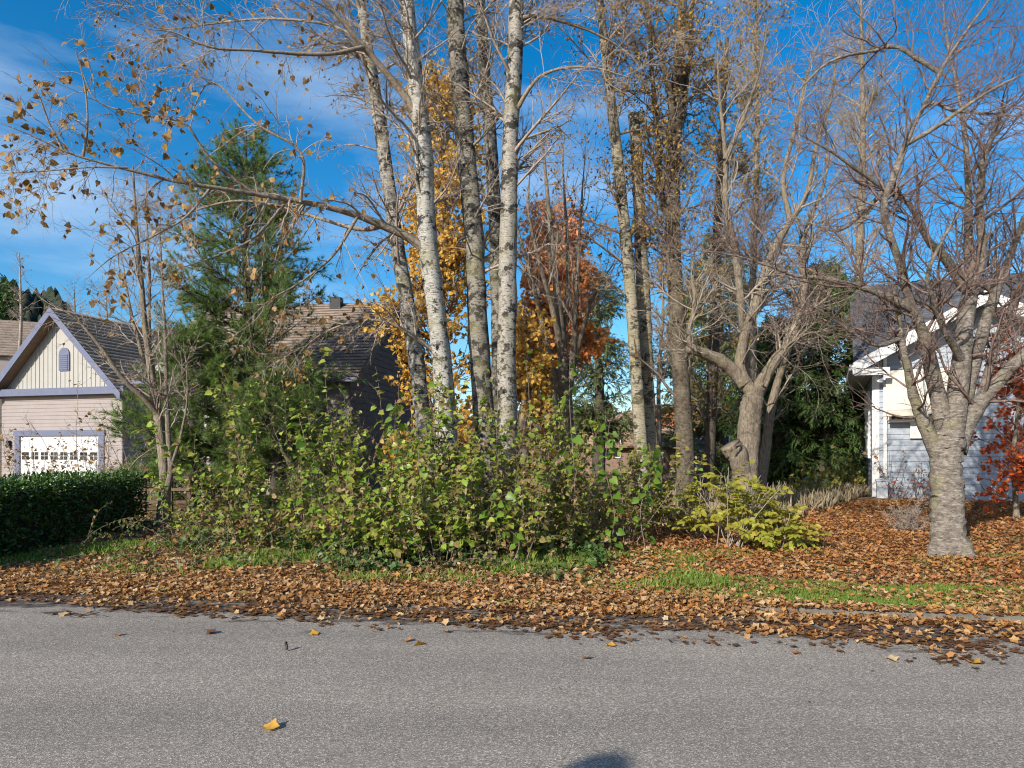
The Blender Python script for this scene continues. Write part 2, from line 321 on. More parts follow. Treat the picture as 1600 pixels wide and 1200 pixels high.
# ------------------------------------------------------------------ branch and leaf tools
def catmull(P, S):
    P = np.asarray(P, float)
    if len(P) == 2: P = np.stack([P[0], P.mean(0), P[1]])
    Q = np.vstack([2 * P[0] - P[1], P, 2 * P[-1] - P[-2]]); n = len(P) - 1
    u = np.linspace(0, n - 1e-6, S); i = u.astype(int); f = (u - i)[:, None]
    a, b, c, d = Q[i], Q[i + 1], Q[i + 2], Q[i + 3]
    return .5 * (2 * b + (c - a) * f + (2 * a - 5 * b + 4 * c - d) * f ** 2 + (-a + 3 * b - 3 * c + d) * f ** 3)
def tubes(P, Rr, K):
    N, S, _ = P.shape; T = norm(np.gradient(P, axis=1)); ref = norm(np.cross(T.mean(1), rng.normal(size=(N, 3))))[:, None]
    u = norm(ref - (ref * T).sum(-1, keepdims=True) * T); v = np.cross(T, u); a = np.arange(K) * 2 * np.pi / K
    V = P[:, :, None] + Rr[:, :, None, None] * (np.cos(a)[:, None] * u[:, :, None] + np.sin(a)[:, None] * v[:, :, None])
    b = (np.arange(N) * S * K)[:, None, None]; s = np.arange(S - 1)[None, :, None] * K; k = np.arange(K)[None, None]; k2 = (k + 1) % K
    q = np.stack([b + s + k, b + s + k2, b + s + K + k2, b + s + K + k], -1).reshape(-1, 4)
    return V.reshape(-1, 3), q
def grow(P0, D0, Ln, S, jit, trop):
    P = [P0]; D = norm(D0); st = (Ln / (S - 1))[:, None]
    for i in range(S - 1):
        D = norm(D + jit * rng.normal(size=D.shape) + np.array([0, 0, trop])); P.append(P[-1] + D * st)
    return np.stack(P, 1)
def children(P, Rr, total, t=(.15, 1), ang=(30, 60), ln=(.5, 1), shrink=.5, bias=None, bias_w=0, wpow=1.0):
    S = P.shape[1]; Lp = np.linalg.norm(np.diff(P, axis=1), axis=2).sum(1) ** wpow
    i = rng.choice(len(P), total, p=Lp / Lp.sum()); tt = rng.uniform(t[0], t[1], total); u = tt * (S - 1.001); k = u.astype(int); f = (u - k)[:, None]
    pos = P[i, k] * (1 - f) + P[i, k + 1] * f; T = norm(P[i, k + 1] - P[i, k]); r = Rr[i, k] * (1 - f[:, 0]) + Rr[i, k + 1] * f[:, 0]
    q = rng.normal(size=(total, 3))
    if bias is not None: q += np.array(bias) * bias_w
    q = norm(q - (q * T).sum(1, keepdims=True) * T); a = np.radians(rng.uniform(ang[0], ang[1], total))[:, None]
    return pos, np.cos(a) * T + np.sin(a) * q, rng.uniform(ln[0], ln[1], total) * (1 - shrink * tt), r
HEART = (np.array([(0, 0, 0), (.3, -.1, .03), (.5, .22, .1), (.34, .6, .06), (0, 1, -.16), (-.34, .6, .06), (-.5, .22, .1), (-.3, -.1, .03), (0, .4, -.03)]), np.array([(8, i, (i + 1) % 8) for i in range(8)]))
OVAL = (np.array([(0, 0, 0), (.32, .45, .1), (0, 1, -.08), (-.32, .45, .1)]), np.array([(0, 1, 2), (0, 2, 3)]))
LEAFLET = (np.array([(0, 0, 0), (.2, .3, .05), (.17, .68, .04), (0, 1, -.1), (-.17, .68, .04), (-.2, .3, .05)]), np.array([(0, 1, 2), (0, 2, 3), (0, 3, 4), (0, 4, 5)]))
NEEDLE = (np.array([(-.035, 0, 0), (.035, 0, 0), (0, 1, 0)]), np.array([(0, 1, 2)]))
BLADE = (np.array([(-.05, 0, 0), (.05, 0, 0), (.03, .55, .05), (0, 1, .28)]), np.array([(0, 1, 2), (0, 2, 3)]))
SPRAY = (np.array([(0, 0, 0), (.22, .2, -.03), (.1, .3, .02), (.3, .55, -.08), (.1, .6, 0), (.16, .85, -.1), (0, 1.1, -.12), (-.16, .8, -.1), (-.1, .55, 0), (-.3, .5, -.08), (-.1, .28, .02), (-.22, .15, -.03)]),
         np.array([(0, 1, 2), (2, 3, 4), (4, 5, 6), (6, 7, 8), (8, 9, 10), (10, 11, 0), (0, 2, 10), (2, 4, 8), (2, 8, 10), (4, 6, 8)]))
def star(curl):
    o = [(0, 0, 0)]; r = [.5, .33, .47, .3, .42, .2, .38, .28, .46, .34]
    for i, q in enumerate(r):
        a = math.pi / 2 + i * math.pi / 5; o.append((q * math.cos(a), q * math.sin(a), curl * (q * 2) ** 2 * (.5 + .5 * math.cos(2 * a + curl * 3)) + .04 * math.sin(i * 2.3)))
    return np.array(o), np.array([(0, 1 + i, 1 + (i + 1) % 10) for i in range(10)])
STARS = [star(.1), star(.35), star(.6)]
CURL = (np.array([(0, -.45, .12), (.24, -.12, .02), (.2, .25, .16), (0, .55, .05), (-.22, .22, .22), (-.25, -.12, .06), (0, .05, -.02)]), np.array([(6, i, (i + 1) % 6) for i in range(6)]))
def frames(axis, roll_up=None):
    a = norm(axis); q = rng.normal(size=a.shape)
    if roll_up is not None: q = q * .6 + np.array(roll_up)
    n = norm(q - (q * a).sum(1, keepdims=True) * a); return np.cross(a, n), a, n
def leafcloud(pos, axis, size, tmpl, up=None):
    u, a, n = frames(axis, up); tv, tt = tmpl; s = np.asarray(size).reshape(-1, 1, 1)
    V = pos[:, None] + s * (tv[None, :, 0:1] * u[:, None] + tv[None, :, 1:2] * a[:, None] + tv[None, :, 2:3] * n[:, None])
    F = (np.arange(len(pos)) * len(tv))[:, None, None] + tt[None]
    return V.reshape(-1, 3), F.reshape(-1, 3)
def merge(parts):
    Vs, Fs, o = [], [], 0
    for V, F in parts: Vs.append(V); Fs.append(F + o); o += len(V)
    return np.concatenate(Vs), np.concatenate(Fs)

def level(P, Rr, total, t=(.15, 1), ang=(30, 60), ln=(.5, 1), shrink=.4, S=6, jit=.12, trop=0., rr=.6, rmin=.002, bias=None, bias_w=0, wpow=1.):
    pos, D, Ln, r = children(P, Rr, total, t, ang, ln, shrink, bias, bias_w, wpow)
    Q = grow(pos, D, Ln, S, jit, trop); r0 = np.maximum(np.minimum(r * rr, Ln * .02 + .001), rmin)
    return Q, np.linspace(1, .35, S)[None] * r0[:, None]
def tree(name, label, cat, limbs, barkm, twigm, levels=(), leaves=(), group=None, limb_names=None, rough=.04, limbm=None, dens=1.0):
    base = W(*limbs[0][0][:3]); loc = np.array([base[0], base[1], float(g(base[0], base[1]))])
    r = root(name, loc, label, cat, group); Ps, Rs = [], []
    for li, pts in enumerate(limbs):
        P3 = np.array([W(*p[:3]) for p in pts]); w = np.array([p[3] / 2 / FPX * p[2] for p in pts])
        w = w * (.87 if li == 0 else 1)
        if li > 0 and pts[-1][3] < 14: w = w * np.linspace(.9, .55, len(w)); w[-1] *= .45
        if li == 0:
            P3 = np.vstack([loc - [0, 0, .15], P3]) if P3[0][2] > loc[2] + .1 else P3; w = np.concatenate([[w[0] * 1.12], w]) if len(P3) > len(w) else w
            P3[0][2] = loc[2] - .12
        S = 44 if li == 0 else 26
        P = catmull(P3, S); wr = np.interp(np.linspace(0, 1, S), np.linspace(0, 1, len(w)), w)
        if li == 0: wr = wr * (1 + .26 * np.exp(-np.maximum(P[:, 2] - loc[2], 0) / .14))
        K = 16 if li == 0 else 9
        sm = lambda a: np.stack([np.convolve(np.pad(a[:, k], 4, mode='edge'), np.ones(9) / 9, 'valid') for k in range(a.shape[1])], -1)
        wob = P + sm(rng.normal(size=P.shape)) * wr[:, None] * np.array([.16, .16, 0]) + (0 if li == 0 else 1) * min(wr.mean(), .035) * .7 * np.cumsum(rng.normal(size=P.shape) * .22, 0) * np.sin(np.linspace(0, np.pi, S))[:, None]
        V, q = tubes(wob[None], (wr * (1 + 2.2 * rough * sm(rng.normal(size=(S, 1)))[:, 0]))[None], K)
        V = V + rng.normal(size=V.shape) * np.repeat(wr, K)[:, None] * rough
        if li == 0:
            ring = V.reshape(S, K, 3); hh = np.exp(-np.maximum(P[:, 2] - loc[2], 0) / .22)[:, None, None]; ph = rng.uniform(0, 6.28)
            lob = (np.cos(np.arange(K) * 2 * np.pi / K * 4 + ph) + .6 * np.cos(np.arange(K) * 2 * np.pi / K * 3 - ph))[None, :, None]
            V = (P[:, None] + (ring - P[:, None]) * (1 + .16 * lob * hh + .04 * lob)).reshape(-1, 3)
        V -= loc; tip = len(V); V = np.vstack([V, wob[-1] - loc + (wob[-1] - wob[-2]) * .15]); b = (S - 1) * K
        cap = np.array([(b + k, b + (k + 1) % K, tip) for k in range(K)])
        obj('trunk' if li == 0 else 'limb', mesh_np('branch', V, q, cap, True), barkm if (li == 0 or limbm is None) else limbm, r)
        Ps.append(catmull(P3, 26)); Rs.append(np.interp(np.linspace(0, 1, 26), np.linspace(0, 1, len(w)), w))
    P, Rr = np.stack(Ps), np.stack(Rs); stack = [(P, Rr)]; geo = []
    for lv in levels:
        lv = dict(lv); src = lv.pop('src', -1); K = lv.pop('K', 3); sel = lv.pop('sel', None)
        p0, r0 = stack[src]; lv['total'] = int(lv['total'] * (1.35 if lv['S'] >= 7 else 1.75 if lv['S'] >= 5 else 2.1) * dens)
        if sel is not None: p0, r0 = p0[sel], r0[sel]
        Q, rq = level(p0, r0, **lv); stack.append((Q, rq)); geo.append((tubes(Q, rq, K), K))
    for i, ((V, q), K) in enumerate(geo):
        obj('branches' if i == 0 else 'twigs', mesh_np('branches', V - loc, q, None, True), twigm, r, 'stuff')
    for lf in leaves:
        lf = dict(lf); Q, rq = stack[lf.get('src', -1)]; n = lf['n']
        pos, D, _, _ = children(Q, rq, n, lf.get('t', (.2, 1)), (20, 80), (1, 1), 0)
        if 'keep' in lf: k = lf['keep'](pos); pos, D = pos[k], D[k]
        ax = D * .6 + rng.normal(size=D.shape) * .6 + np.array([0, 0, -lf.get('droop', .6)])
        V, F = leafcloud(pos, ax, rng.uniform(*lf['size'], len(pos)), lf.get('tmpl', OVAL), lf.get('up'))
        obj('foliage', mesh_np('foliage', V - loc, None, F), M[lf['mat']], r, 'stuff')
    return r, stack

# ------------------------------------------------------------------ houses
def lap_wall(parent, p0, p1, z0, z1, mat, exp=.13, nrm=None, top=None, name='siding_board'):
    """clapboards from p0 to p1 (local xy); nrm = outward; top(z) -> (a,b) fractions left of each course in a gable"""
    p0, p1 = np.array(p0, float), np.array(p1, float); d = p1 - p0; n = np.array(nrm, float); z = z0
    while z < z1 - .01:
        h = min(exp, z1 - z); a, b = (0, 1) if top is None else top(z + h * .5)
        if b - a > .03:
            q0, q1 = p0 + d * a, p0 + d * b
            lo, hi = n * .028, n * .01
            poly = [(*(q0), z), (*(q0 + lo), z), (*(q0 + hi), z + h - .004), (*(q0), z + h - .004)]
            prism(name, poly, (*(q1 - q0), 0), mat, parent)
        z += exp
def roof_slope(parent, eL, eR, rL, rR, mat, n, thick=.1, name='roof'):
    eL, eR, rL, rR = [np.array(v, float) for v in (eL, eR, rL, rR)]
    nn = np.cross(eR - eL, (rL + rR) / 2 - eL); nn = nn / np.linalg.norm(nn)
    if nn[2] < 0: nn = -nn
    poly = [eL, eR, rR, rL] if np.linalg.norm(rR - rL) > .05 else [eL, eR, rR]
    deck = prism(name, [p - nn * thick for p in poly], nn * (thick - .012), mat, parent)
    for i in range(n):
        a, b = i / n, (i + 1) / n
        l0, r0, l1, r1 = eL + (rL - eL) * a, eR + (rR - eR) * a, eL + (rL - eL) * b, eR + (rR - eR) * b
        if np.linalg.norm(r0 - l0) < .1: continue
        up = .03 + .006 * random.random()
        V = np.array([l0, r0, l0 + nn * up, r0 + nn * up, l1 + nn * .006, r1 + nn * .006, l1, r1])
        obj('shingle_course', mesh_np('shingle_course', V, [(0, 1, 3, 2), (2, 3, 5, 4), (4, 5, 7, 6), (0, 6, 7, 1)], [(0, 2, 4), (0, 4, 6), (1, 5, 3), (1, 7, 5)][:0] or None), mat, deck)
    return deck
def window(parent, loc, w, h, rz=0, frame='white', mun=(1, 1), fw=.07, name='window'):
    import bmesh
    bm = []
    o = prism(name, [(-w / 2 - fw, -.035, -fw), (w / 2 + fw, -.035, -fw), (w / 2 + fw, .02, -fw), (-w / 2 - fw, .02, -fw)], (0, 0, fw), M[frame], parent)
    o.location = loc; o.rotation_euler = (0, 0, rz)
    box('frame', -w / 2 - fw, w / 2 + fw, -.035, .02, h, h + fw, M[frame], o)
    for x in (-w / 2 - fw, w / 2): box('frame', x, x + fw, -.033, .02, 0.001, h - .001, M[frame], o)
    box('pane', -w / 2, w / 2, -.004, .01, .001, h - .001, M['glass'], o)
    for i in range(1, mun[0]): box('muntin', -w / 2 + w * i / mun[0] - .012, -w / 2 + w * i / mun[0] + .012, -.022, -.005, .001, h - .001, M[frame], o)
    for i in range(1, mun[1]): box('muntin', -w / 2, w / 2, -.024, -.006, h * i / mun[1] - .012, h * i / mun[1] + .012, M[frame], o)
    return o

def right_house():
    loc = np.array([8.47, 16.0, .42]); r = root('grey_house', loc, 'pale grey clapboard house with white trim and charcoal roof at right', 'house', rz=R(-25))
    Wd, Dp, EH = 9.0, 9.0, 3.22; sl = .575; bz = -.5
    box('wall', 0, Wd, 0, Dp, bz, EH, M['siding_grey'], r)
    lap_wall(r, (.12, 0), (Wd, 0), .0, EH, M['siding_grey'], .125, (0, -1)); lap_wall(r, (0, Dp), (0, .0), .0, EH, M['siding_grey'], .125, (-1, 0))
    prism('gable_wall', [(-.0, .02, EH), (4.2, .02, EH), (2.1, .02, EH + 2.1 * .56)], (0, 2.0, 0), M['siding_grey'], r)
    lap_wall(r, (0, .02), (4.2, .02), EH, EH + 1.17, M['siding_grey'], .125, (0, -1), lambda z: ((z - EH) / .56 / 4.2, 1 - (z - EH) / .56 / 4.2))
    prism('gable_wall', [(.02, 0, EH), (.02, Dp, EH), (.02, Dp / 2, EH + 4.5 * sl)], (.2, 0, 0), M['siding_grey'], r)
    for x, y in ((-.03, -.03),): box('corner_board', x, x + .15, y, y + .14, .0, EH, M['white'], r)
    box('downspout', .2, .27, -.11, -.04, .05, EH + .1, M['white'], r)
    box('foundation', -.012, Wd, -.012, Dp, bz, .0, M['concrete'], r)
    # main roof, ridge parallel to the front
    oh = .42; ez = EH - oh * sl + .12; rz_ = EH + 4.5 * sl + .12
    roof_slope(r, (Wd + oh, Dp + oh, ez), (-oh, Dp + oh, ez), (Wd + oh, Dp / 2, rz_), (-oh, Dp / 2, rz_), M['roof_slate'], 4)
    # cross gable over the front
    gx, gz = 2.1, EH + 2.1 * .56 + .14; gl = 2.1 + oh + .03; e2 = gz - gl * .56; yb = (gz - ez) / sl - oh
    deck = prism('roof', [(-oh, yb, ez + (yb + oh) * sl - .13), (Wd + oh, yb, ez + (yb + oh) * sl - .13), (Wd + oh, Dp / 2, rz_ - .13), (-oh, Dp / 2, rz_ - .13)], (0, 0, .1), M['roof_slate'], r)
    for i in range(34):
        y0, y1 = -oh + (Dp / 2 + oh) * i / 34, -oh + (Dp / 2 + oh) * (i + 1) / 34; z0, z1 = ez + (y0 + oh) * sl, ez + (y1 + oh) * sl; f = (y1 + oh) / (yb + oh)
        for xa, xb in ([(-oh, Wd + oh)] if f >= 1 else [(-oh, -oh + (gx + oh) * f), (gx + (gl) * (1 - f), Wd + oh)]):
            if xb - xa > .05: prism('shingle_course', [(xa, y0, z0 - .08), (xa, y0, z0 + .03 + .006 * random.random()), (xa, y1, z1 + .004), (xa, y1, z1 - .1)], (xb - xa, 0, 0), M['roof_slate'], deck)
    roof_slope(r, (gx - gl, -.3, e2), (gx - gl, -.6, e2), (gx, yb + .1, gz), (gx, -.6, gz), M['roof_slate'], 16)
    roof_slope(r, (gx + gl, -.6, e2), (gx + gl, -.3, e2), (gx, -.6, gz), (gx, yb + .1, gz), M['roof_slate'], 16)
    for sgn in (-1, 1):
        a = np.array([gx + sgn * gl, -.64, e2]); b = np.array([gx, -.64, gz])
        prism('rake_board', [a + [0, 0, -.26], b + [0, 0, -.26], b + [0, 0, .02], a + [0, 0, .02]], (0, .035, 0), M['white'], r)
        prism('soffit', [a + [0, .036, -.2], b + [0, .036, -.2], b + [0, .036, -.17], a + [0, .036, -.17]], (0, .58, 0), M['white'], r)
    box('soffit', -oh, 0, -.6, Dp + oh, ez - .2, ez - .16, M['white'], r)
    box('gutter', -oh - .1, -oh, -.62, Dp + oh, ez - .14, ez - .01, M['white'], r)
    box('fascia', -oh, .3, -.602, -.57, ez - .26, ez - .1, M['white'], r)
    # lower side bay with its own eave
    box('side_bay', -.35, -.03, 5.2, 7.8, bz, 2.45, M['siding_grey'], r)
    prism('bay_roof', [(-.75, 4.9, 2.5), (.0, 4.9, 2.85), (.0, 4.9, 2.95), (-.75, 4.9, 2.62)], (0, 3.2, 0), M['white'], r)
    for y in (1.2, 2.6): window(r, (-.04, y, 1.0), .62, 1.5, R(-90), mun=(1, 2))
    # front windows under cream roll-out awnings
    for i, (xa, xb, drop) in enumerate(((.3, .92, .86), (1.06, 1.86, .5))):
        w = window(r, ((xa + xb) / 2, -.04, 1.45 if i else 1.84), xb - xa - .14, 1.3 if i else .9, mun=(3 if i else 2, 4 if i else 2))
    for xa, xb, z0 in ((.24, .98, 2.02), (1.02, 1.9, 2.06)):
        a = [(xa, -.05, 2.95), (xa, -.09, 2.97), (xa, -.52, z0 + .02), (xa, -.5, z0)]
        aw = prism('awning', a, (xb - xa, 0, 0), M['cream'], r)
        box('valance', xa, xb, -.535, -.523, z0 - .12, z0 + .01, M['cream'], aw)
        for x in (xa + .02, xb - .04): prism('awning_arm', [(x, -.05, z0 - .22), (x, -.05, z0 - .19), (x, -.5, z0 - .005), (x, -.5, z0 - .03)], (.02, 0, 0), M['white'], aw)
    box('shutter_panel', .74, 1.02, -.1, -.06, 1.4, 1.98, M['white'], r)
    box('crawl_hatch', 3.35, 3.9, -.08, -.02, -.3, .28, M['rust'], r)
    return r, loc
rh, rh_loc = right_house()

def garage_house():
    loc = np.array([-23.9, 32.0, -.15]); r = root('garage_house', loc, 'beige house with steep gable, blue grey trim and white garage door', 'house', rz=R(-16))
    Wd, Dp, EH = 7.0, 8.0, 4.25; top = EH + 3.5; sl = 1.0
    box('wall', 0, Wd, 0, Dp, -.3, EH, M['siding_beige'], r)
    lap_wall(r, (0, 0), (Wd, 0), 2.55, EH, M['siding_beige'], .17, (0, -1)); lap_wall(r, (0, 0), (.85, 0), 0, 2.55, M['siding_beige'], .17, (0, -1)); lap_wall(r, (6.05, 0), (Wd, 0), 0, 2.55, M['siding_beige'], .17, (0, -1))
    lap_wall(r, (Wd, 0), (Wd, Dp), 0, EH, M['siding_beige'], .17, (1, 0))
    prism('gable_wall', [(0, .01, EH), (Wd, .01, EH), (3.5, .01, top)], (0, 1.2, 0), M['batten'], r)
    for i in range(1, 28):
        x = .25 * i; h = min(x, Wd - x) * sl
        if abs(x - 3.75) < .32 and h > 1: 
            box('batten', x - .022, x + .022, -.012, .009, EH + .2, EH + .95, M['batten'], r); continue
        if h > .4: box('batten', x - .022, x + .022, -.012, .009, EH + .2, EH + h - .05, M['batten'], r)
    box('belt_board', -.42, Wd + .42, -.36, .0, EH - .12, EH + .2, M['trim_blue'], r)
    oh = .42
    ov = -.5
    for s in (-1, 1):
        e = np.array([3.5 + s * (3.5 + oh), ov, EH - oh * sl + .3]); p = np.array([3.5, ov, top + .3])
        eb, pb = e + [0, Dp - ov, 0], p + [0, Dp - ov, 0]
        roof_slope(r, *((eb, e, pb, p) if s < 0 else (e, eb, p, pb)), M['roof_brown'], 22)
        prism('rake_board', [e + [0, -.04, -.36], p + [0, -.04, -.36], p + [0, -.04, .02], e + [0, -.04, .02]], (0, .05, 0), M['trim_blue'], r)
        prism('soffit', [e + [0, .012, -.3], p + [0, .012, -.3], p + [0, .012, -.26], e + [0, .012, -.26]], (0, .49, 0), M['wood'], r)
    # arched louvre vent
    arc = [(3.46, -.05, 5.25), (4.06, -.05, 5.25)] + [(3.76 + .3 * math.cos(a), -.05, 6.0 + .3 * math.sin(a)) for a in np.linspace(0, math.pi, 9)]
    v = prism('louvre_vent', arc, (0, .06, 0), M['trim_blue'], r)
    for k in range(8): box('slat', 3.52, 4.0, -.075, -.052, 5.3 + k * .09, 5.35 + k * .09, M['trim_blue'], v)
    # garage door in its blue frame
    for x in (.85, 5.75): box('door_frame', x, x + .3, -.07, .02, -.1, 2.3, M['trim_blue'], r)
    box('door_frame', .8, 6.1, -.09, .02, 2.3, 2.56, M['trim_blue'], r)
    d = box('garage_door', 1.15, 5.75, -.012, .008, -.1, 2.3, M['white'], r)
    for k in range(4):
        for i in range(8):
            x0 = 1.19 + i * .57
            if k == 2:
                box('pane', x0 + .05, x0 + .46, -.022, -.0125, 1.22, 1.56, M['glass'], d)
                box('muntin', x0 + .245, x0 + .265, -.027, -.0225, 1.22, 1.56, M['white'], d); box('muntin', x0 + .05, x0 + .46, -.03, -.0275, 1.38, 1.4, M['white'], d)
            else: box('door_panel', x0 + .03, x0 + .5, -.025, -.0125, -.02 + k * .58, .44 + k * .58, M['white'], d)
    lp = box('wall_lamp', .45, .6, -.18, -.03, 1.75, 2.1, M['dark'], r)
    # taller block behind
    box('rear_wall', -4, 12, Dp + .01, Dp + 8, -.3, 5.0, M['siding_beige'], r)
    roof_slope(r, (-4.4, Dp - .5, 4.9), (12.4, Dp - .5, 4.9), (-4.4, Dp + 4, 9.1), (12.4, Dp + 4, 9.1), M['roof_brown'], 20)
    roof_slope(r, (12.4, Dp + 8.5, 4.9), (-4.4, Dp + 8.5, 4.9), (12.4, Dp + 4, 9.1), (-4.4, Dp + 4, 9.1), M['roof_brown'], 3)
    prism('rear_gable', [(12, Dp, 4.95), (12, Dp + 8, 4.95), (12, Dp + 4, 8.8)], (-.3, 0, 0), M['siding_beige'], r)
    return r
garage_house()

def brown_house():
    th = R(-8); fr = np.array([-5.0, 21.0]); Wd, Dp = 6.6, 7.2; ax = np.array([math.cos(th), math.sin(th)]); o = fr - ax * Wd
    loc = np.array([*o, .05]); r = root('brown_house', loc, 'house with tan shingle roof and dark brown gable end behind the pine', 'house', rz=th)
    EH = 3.9; rise = 2.75
    box('wall', 0, Wd, 0, Dp, -.3, EH, M['brown_wall'], r)
    prism('gable_wall', [(Wd - .2, 0, EH), (Wd - .2, Dp, EH), (Wd - .2, Dp / 2, EH + rise)], (.2, 0, 0), M['brown_wall'], r)
    lap_wall(r, (Wd, 0), (Wd, Dp), 0, EH + rise - .1, M['brown_wall'], .2, (1, 0), lambda z: (0, 1) if z < EH else (.5 * (z - EH) / rise, 1 - .5 * (z - EH) / rise), name='wall_shingle_course')
    lap_wall(r, (0, 0), (Wd, 0), 0, EH, M['siding_beige'], .17, (0, -1))
    oh = .45; ez = EH - oh * rise / 3.6 + .15; rz_ = EH + rise + .15
    roof_slope(r, (-.4, -oh, ez), (Wd + .45, -oh, ez), (-.4, Dp / 2, rz_), (Wd + .45, Dp / 2, rz_), M['roof_tan'], 26)
    roof_slope(r, (Wd + .45, Dp + oh, ez), (-.4, Dp + oh, ez), (Wd + .45, Dp / 2, rz_), (-.4, Dp / 2, rz_), M['roof_tan'], 4)
    for a, b in (((Wd + .42, -oh, ez), (Wd + .42, Dp / 2, rz_)), ((Wd + .42, Dp + oh, ez), (Wd + .42, Dp / 2, rz_))):
        a, b = np.array(a), np.array(b); prism('rake_board', [a + [0, 0, -.3], b + [0, 0, -.3], b + [0, 0, -.02], a + [0, 0, -.02]], (.05, 0, 0), M['wood'], r)
    box('gutter', -.4, Wd + .45, -oh - .1, -oh, ez - .16, ez - .03, M['trim_blue'], r)
    # cream front gable with battens
    prism('dormer', [(.1, -.3, 3.2), (1.9, -.3, 3.2), (1.9, -.3, 4.1), (1.0, -.3, 5.1), (.1, -.3, 4.1)], (0, 3, 0), M['batten'], r)
    for k in range(9): box('batten', .18 + k * .2, .21 + k * .2, -.325, -.301, 3.25, 4.1, M['white'], r)
    for s in (-1, 1): prism('dormer_rake', [(1 + s * 1.15, -.5, 3.85), (1, -.5, 5.1), (1, -.5, 5.32), (1 + s * 1.15, -.5, 4.07)], (0, 3, 0), M['trim_blue'], r)
    for x in (2.3, 3.6, 4.9): window(r, (x, -.04, 1.3), .8, 1.2, mun=(2, 2))
    box('chimney', 4.6, 5.0, 3.2, 3.5, 6.2, 6.95, M['dark'], r)
brown_house()
def small_house(px, d, w, dep, eh, rise, wall, roofm, label, rz=0, zoff=0, name='distant_house', along=True):
    p = W(px, 700, d); z = float(g(p[0], p[1])) + zoff
    r = root(name, (p[0], p[1], z), label, 'house', rz=R(rz))
    if zoff > 1: box('terrace_base', -w / 2 - 1, w / 2 + 1, -1, dep + 1, -zoff - .2, -.01, M['concrete'], r)
    box('wall', -w / 2, w / 2, 0, dep, -.2, eh, M[wall], r)
    o = .5
    if along:
        roof_slope(r, (-w / 2 - o, -o, eh - .1), (w / 2 + o, -o, eh - .1), (-w / 2 - o, dep / 2, eh + rise), (w / 2 + o, dep / 2, eh + rise), M[roofm], 14)
        roof_slope(r, (w / 2 + o, dep + o, eh - .1), (-w / 2 - o, dep + o, eh - .1), (w / 2 + o, dep / 2, eh + rise), (-w / 2 - o, dep / 2, eh + rise), M[roofm], 3)
        for s in (-1, 1): prism('gable_wall', [(s * (w / 2 - .1), 0, eh), (s * (w / 2 - .1), dep, eh), (s * (w / 2 - .1), dep / 2, eh + rise - .2)], (s * .09, 0, 0), M[wall], r)
    else:
        for s in (-1, 1):
            a = [(s * (w / 2 + o), -o, eh - .1), (s * (w / 2 + o), dep + o, eh - .1), (0, -o, eh + rise), (0, dep + o, eh + rise)]
            roof_slope(r, *(a if s > 0 else (a[1], a[0], a[3], a[2])), M[roofm], 12)
        prism('gable_wall', [(-w / 2, -.01, eh), (w / 2, -.01, eh), (0, -.01, eh + rise - .2)], (0, .3, 0), M[wall], r)
    for k in range(3): window(r, (-w / 2 + w * (k + .5) / 3, -.04, .9), w * .13, 1.2, mun=(2, 1))
    return r
small_house(1040, 46, 9, 8, 2.3, 2.0, 'orange_wall', 'roof_brown', 'orange walled gable house seen far back between the trunks', 8, 0, along=False)
small_house(955, 38, 7, 7, 1.6, 1.1, 'brown_wall', 'roof_brown', 'low brown shed roof house far back left of the paired trunks', -6, 0)
small_house(1125, 42, 8, 7, 1.7, 1.0, 'grey_wall', 'roof_slate', 'low grey roofed house far back beside the pollarded trunk', -4, 0)
small_house(1305, 40, 8, 7, 1.6, .9, 'siding_beige', 'roof_slate', 'small beige house with grey roof beyond the dark cedar', 4, 0)
small_house(30, 75, 8, 9, 4.5, 4.5, 'siding_beige', 'roof_tan', 'tan roofed house up on the hillside at far left', 24, 7.5)

# ------------------------------------------------------------------ trees
def trunk(d, pts): return [(p[0], p[1], d + (p[3] if len(p) > 3 else 0), p[2]) for p in pts]
def birch_levels(n1=26, n2=170, n3=700, trop=.02, ln=(.9, 2.0), bias=None, bw=0, t=(.35, 1)):
    return [dict(total=n1, t=t, ang=(35, 70), ln=ln, shrink=.3, S=9, jit=.1, trop=trop, rr=.3, rmin=.006, K=4, bias=bias, bias_w=bw),
            dict(total=n2, t=(.15, 1), ang=(25, 60), ln=(.4, .95), S=6, jit=.15, trop=-.01, rr=.5, rmin=.0044),
            dict(total=n3, t=(.15, 1), ang=(20, 65), ln=(.18, .42), S=4, jit=.18, trop=-.03, rr=.6, rmin=.0029)]
LB = lambda n, s=(.045, .075): [dict(n=n, mat='leaf_birch', size=s, droop=.8)]
A = trunk(12.4, [(680, 836, 31), (664, 690, 28), (650, 560, 27), (627, 420, 25), (606, 280, 23), (588, 160, 21), (572, 60, 19), (556, -60, 17), (540, -200, 12)])
tree('birch_tree', 'leftmost greyish birch, its trunk leaning left above the thicket', 'tree', [A], M['birch_mid'], M['twig'],
     birch_levels(34, 230, 900, bias=(-1, -.3, 0), bw=.7), LB(420), group='birch clump', dens=1.4)
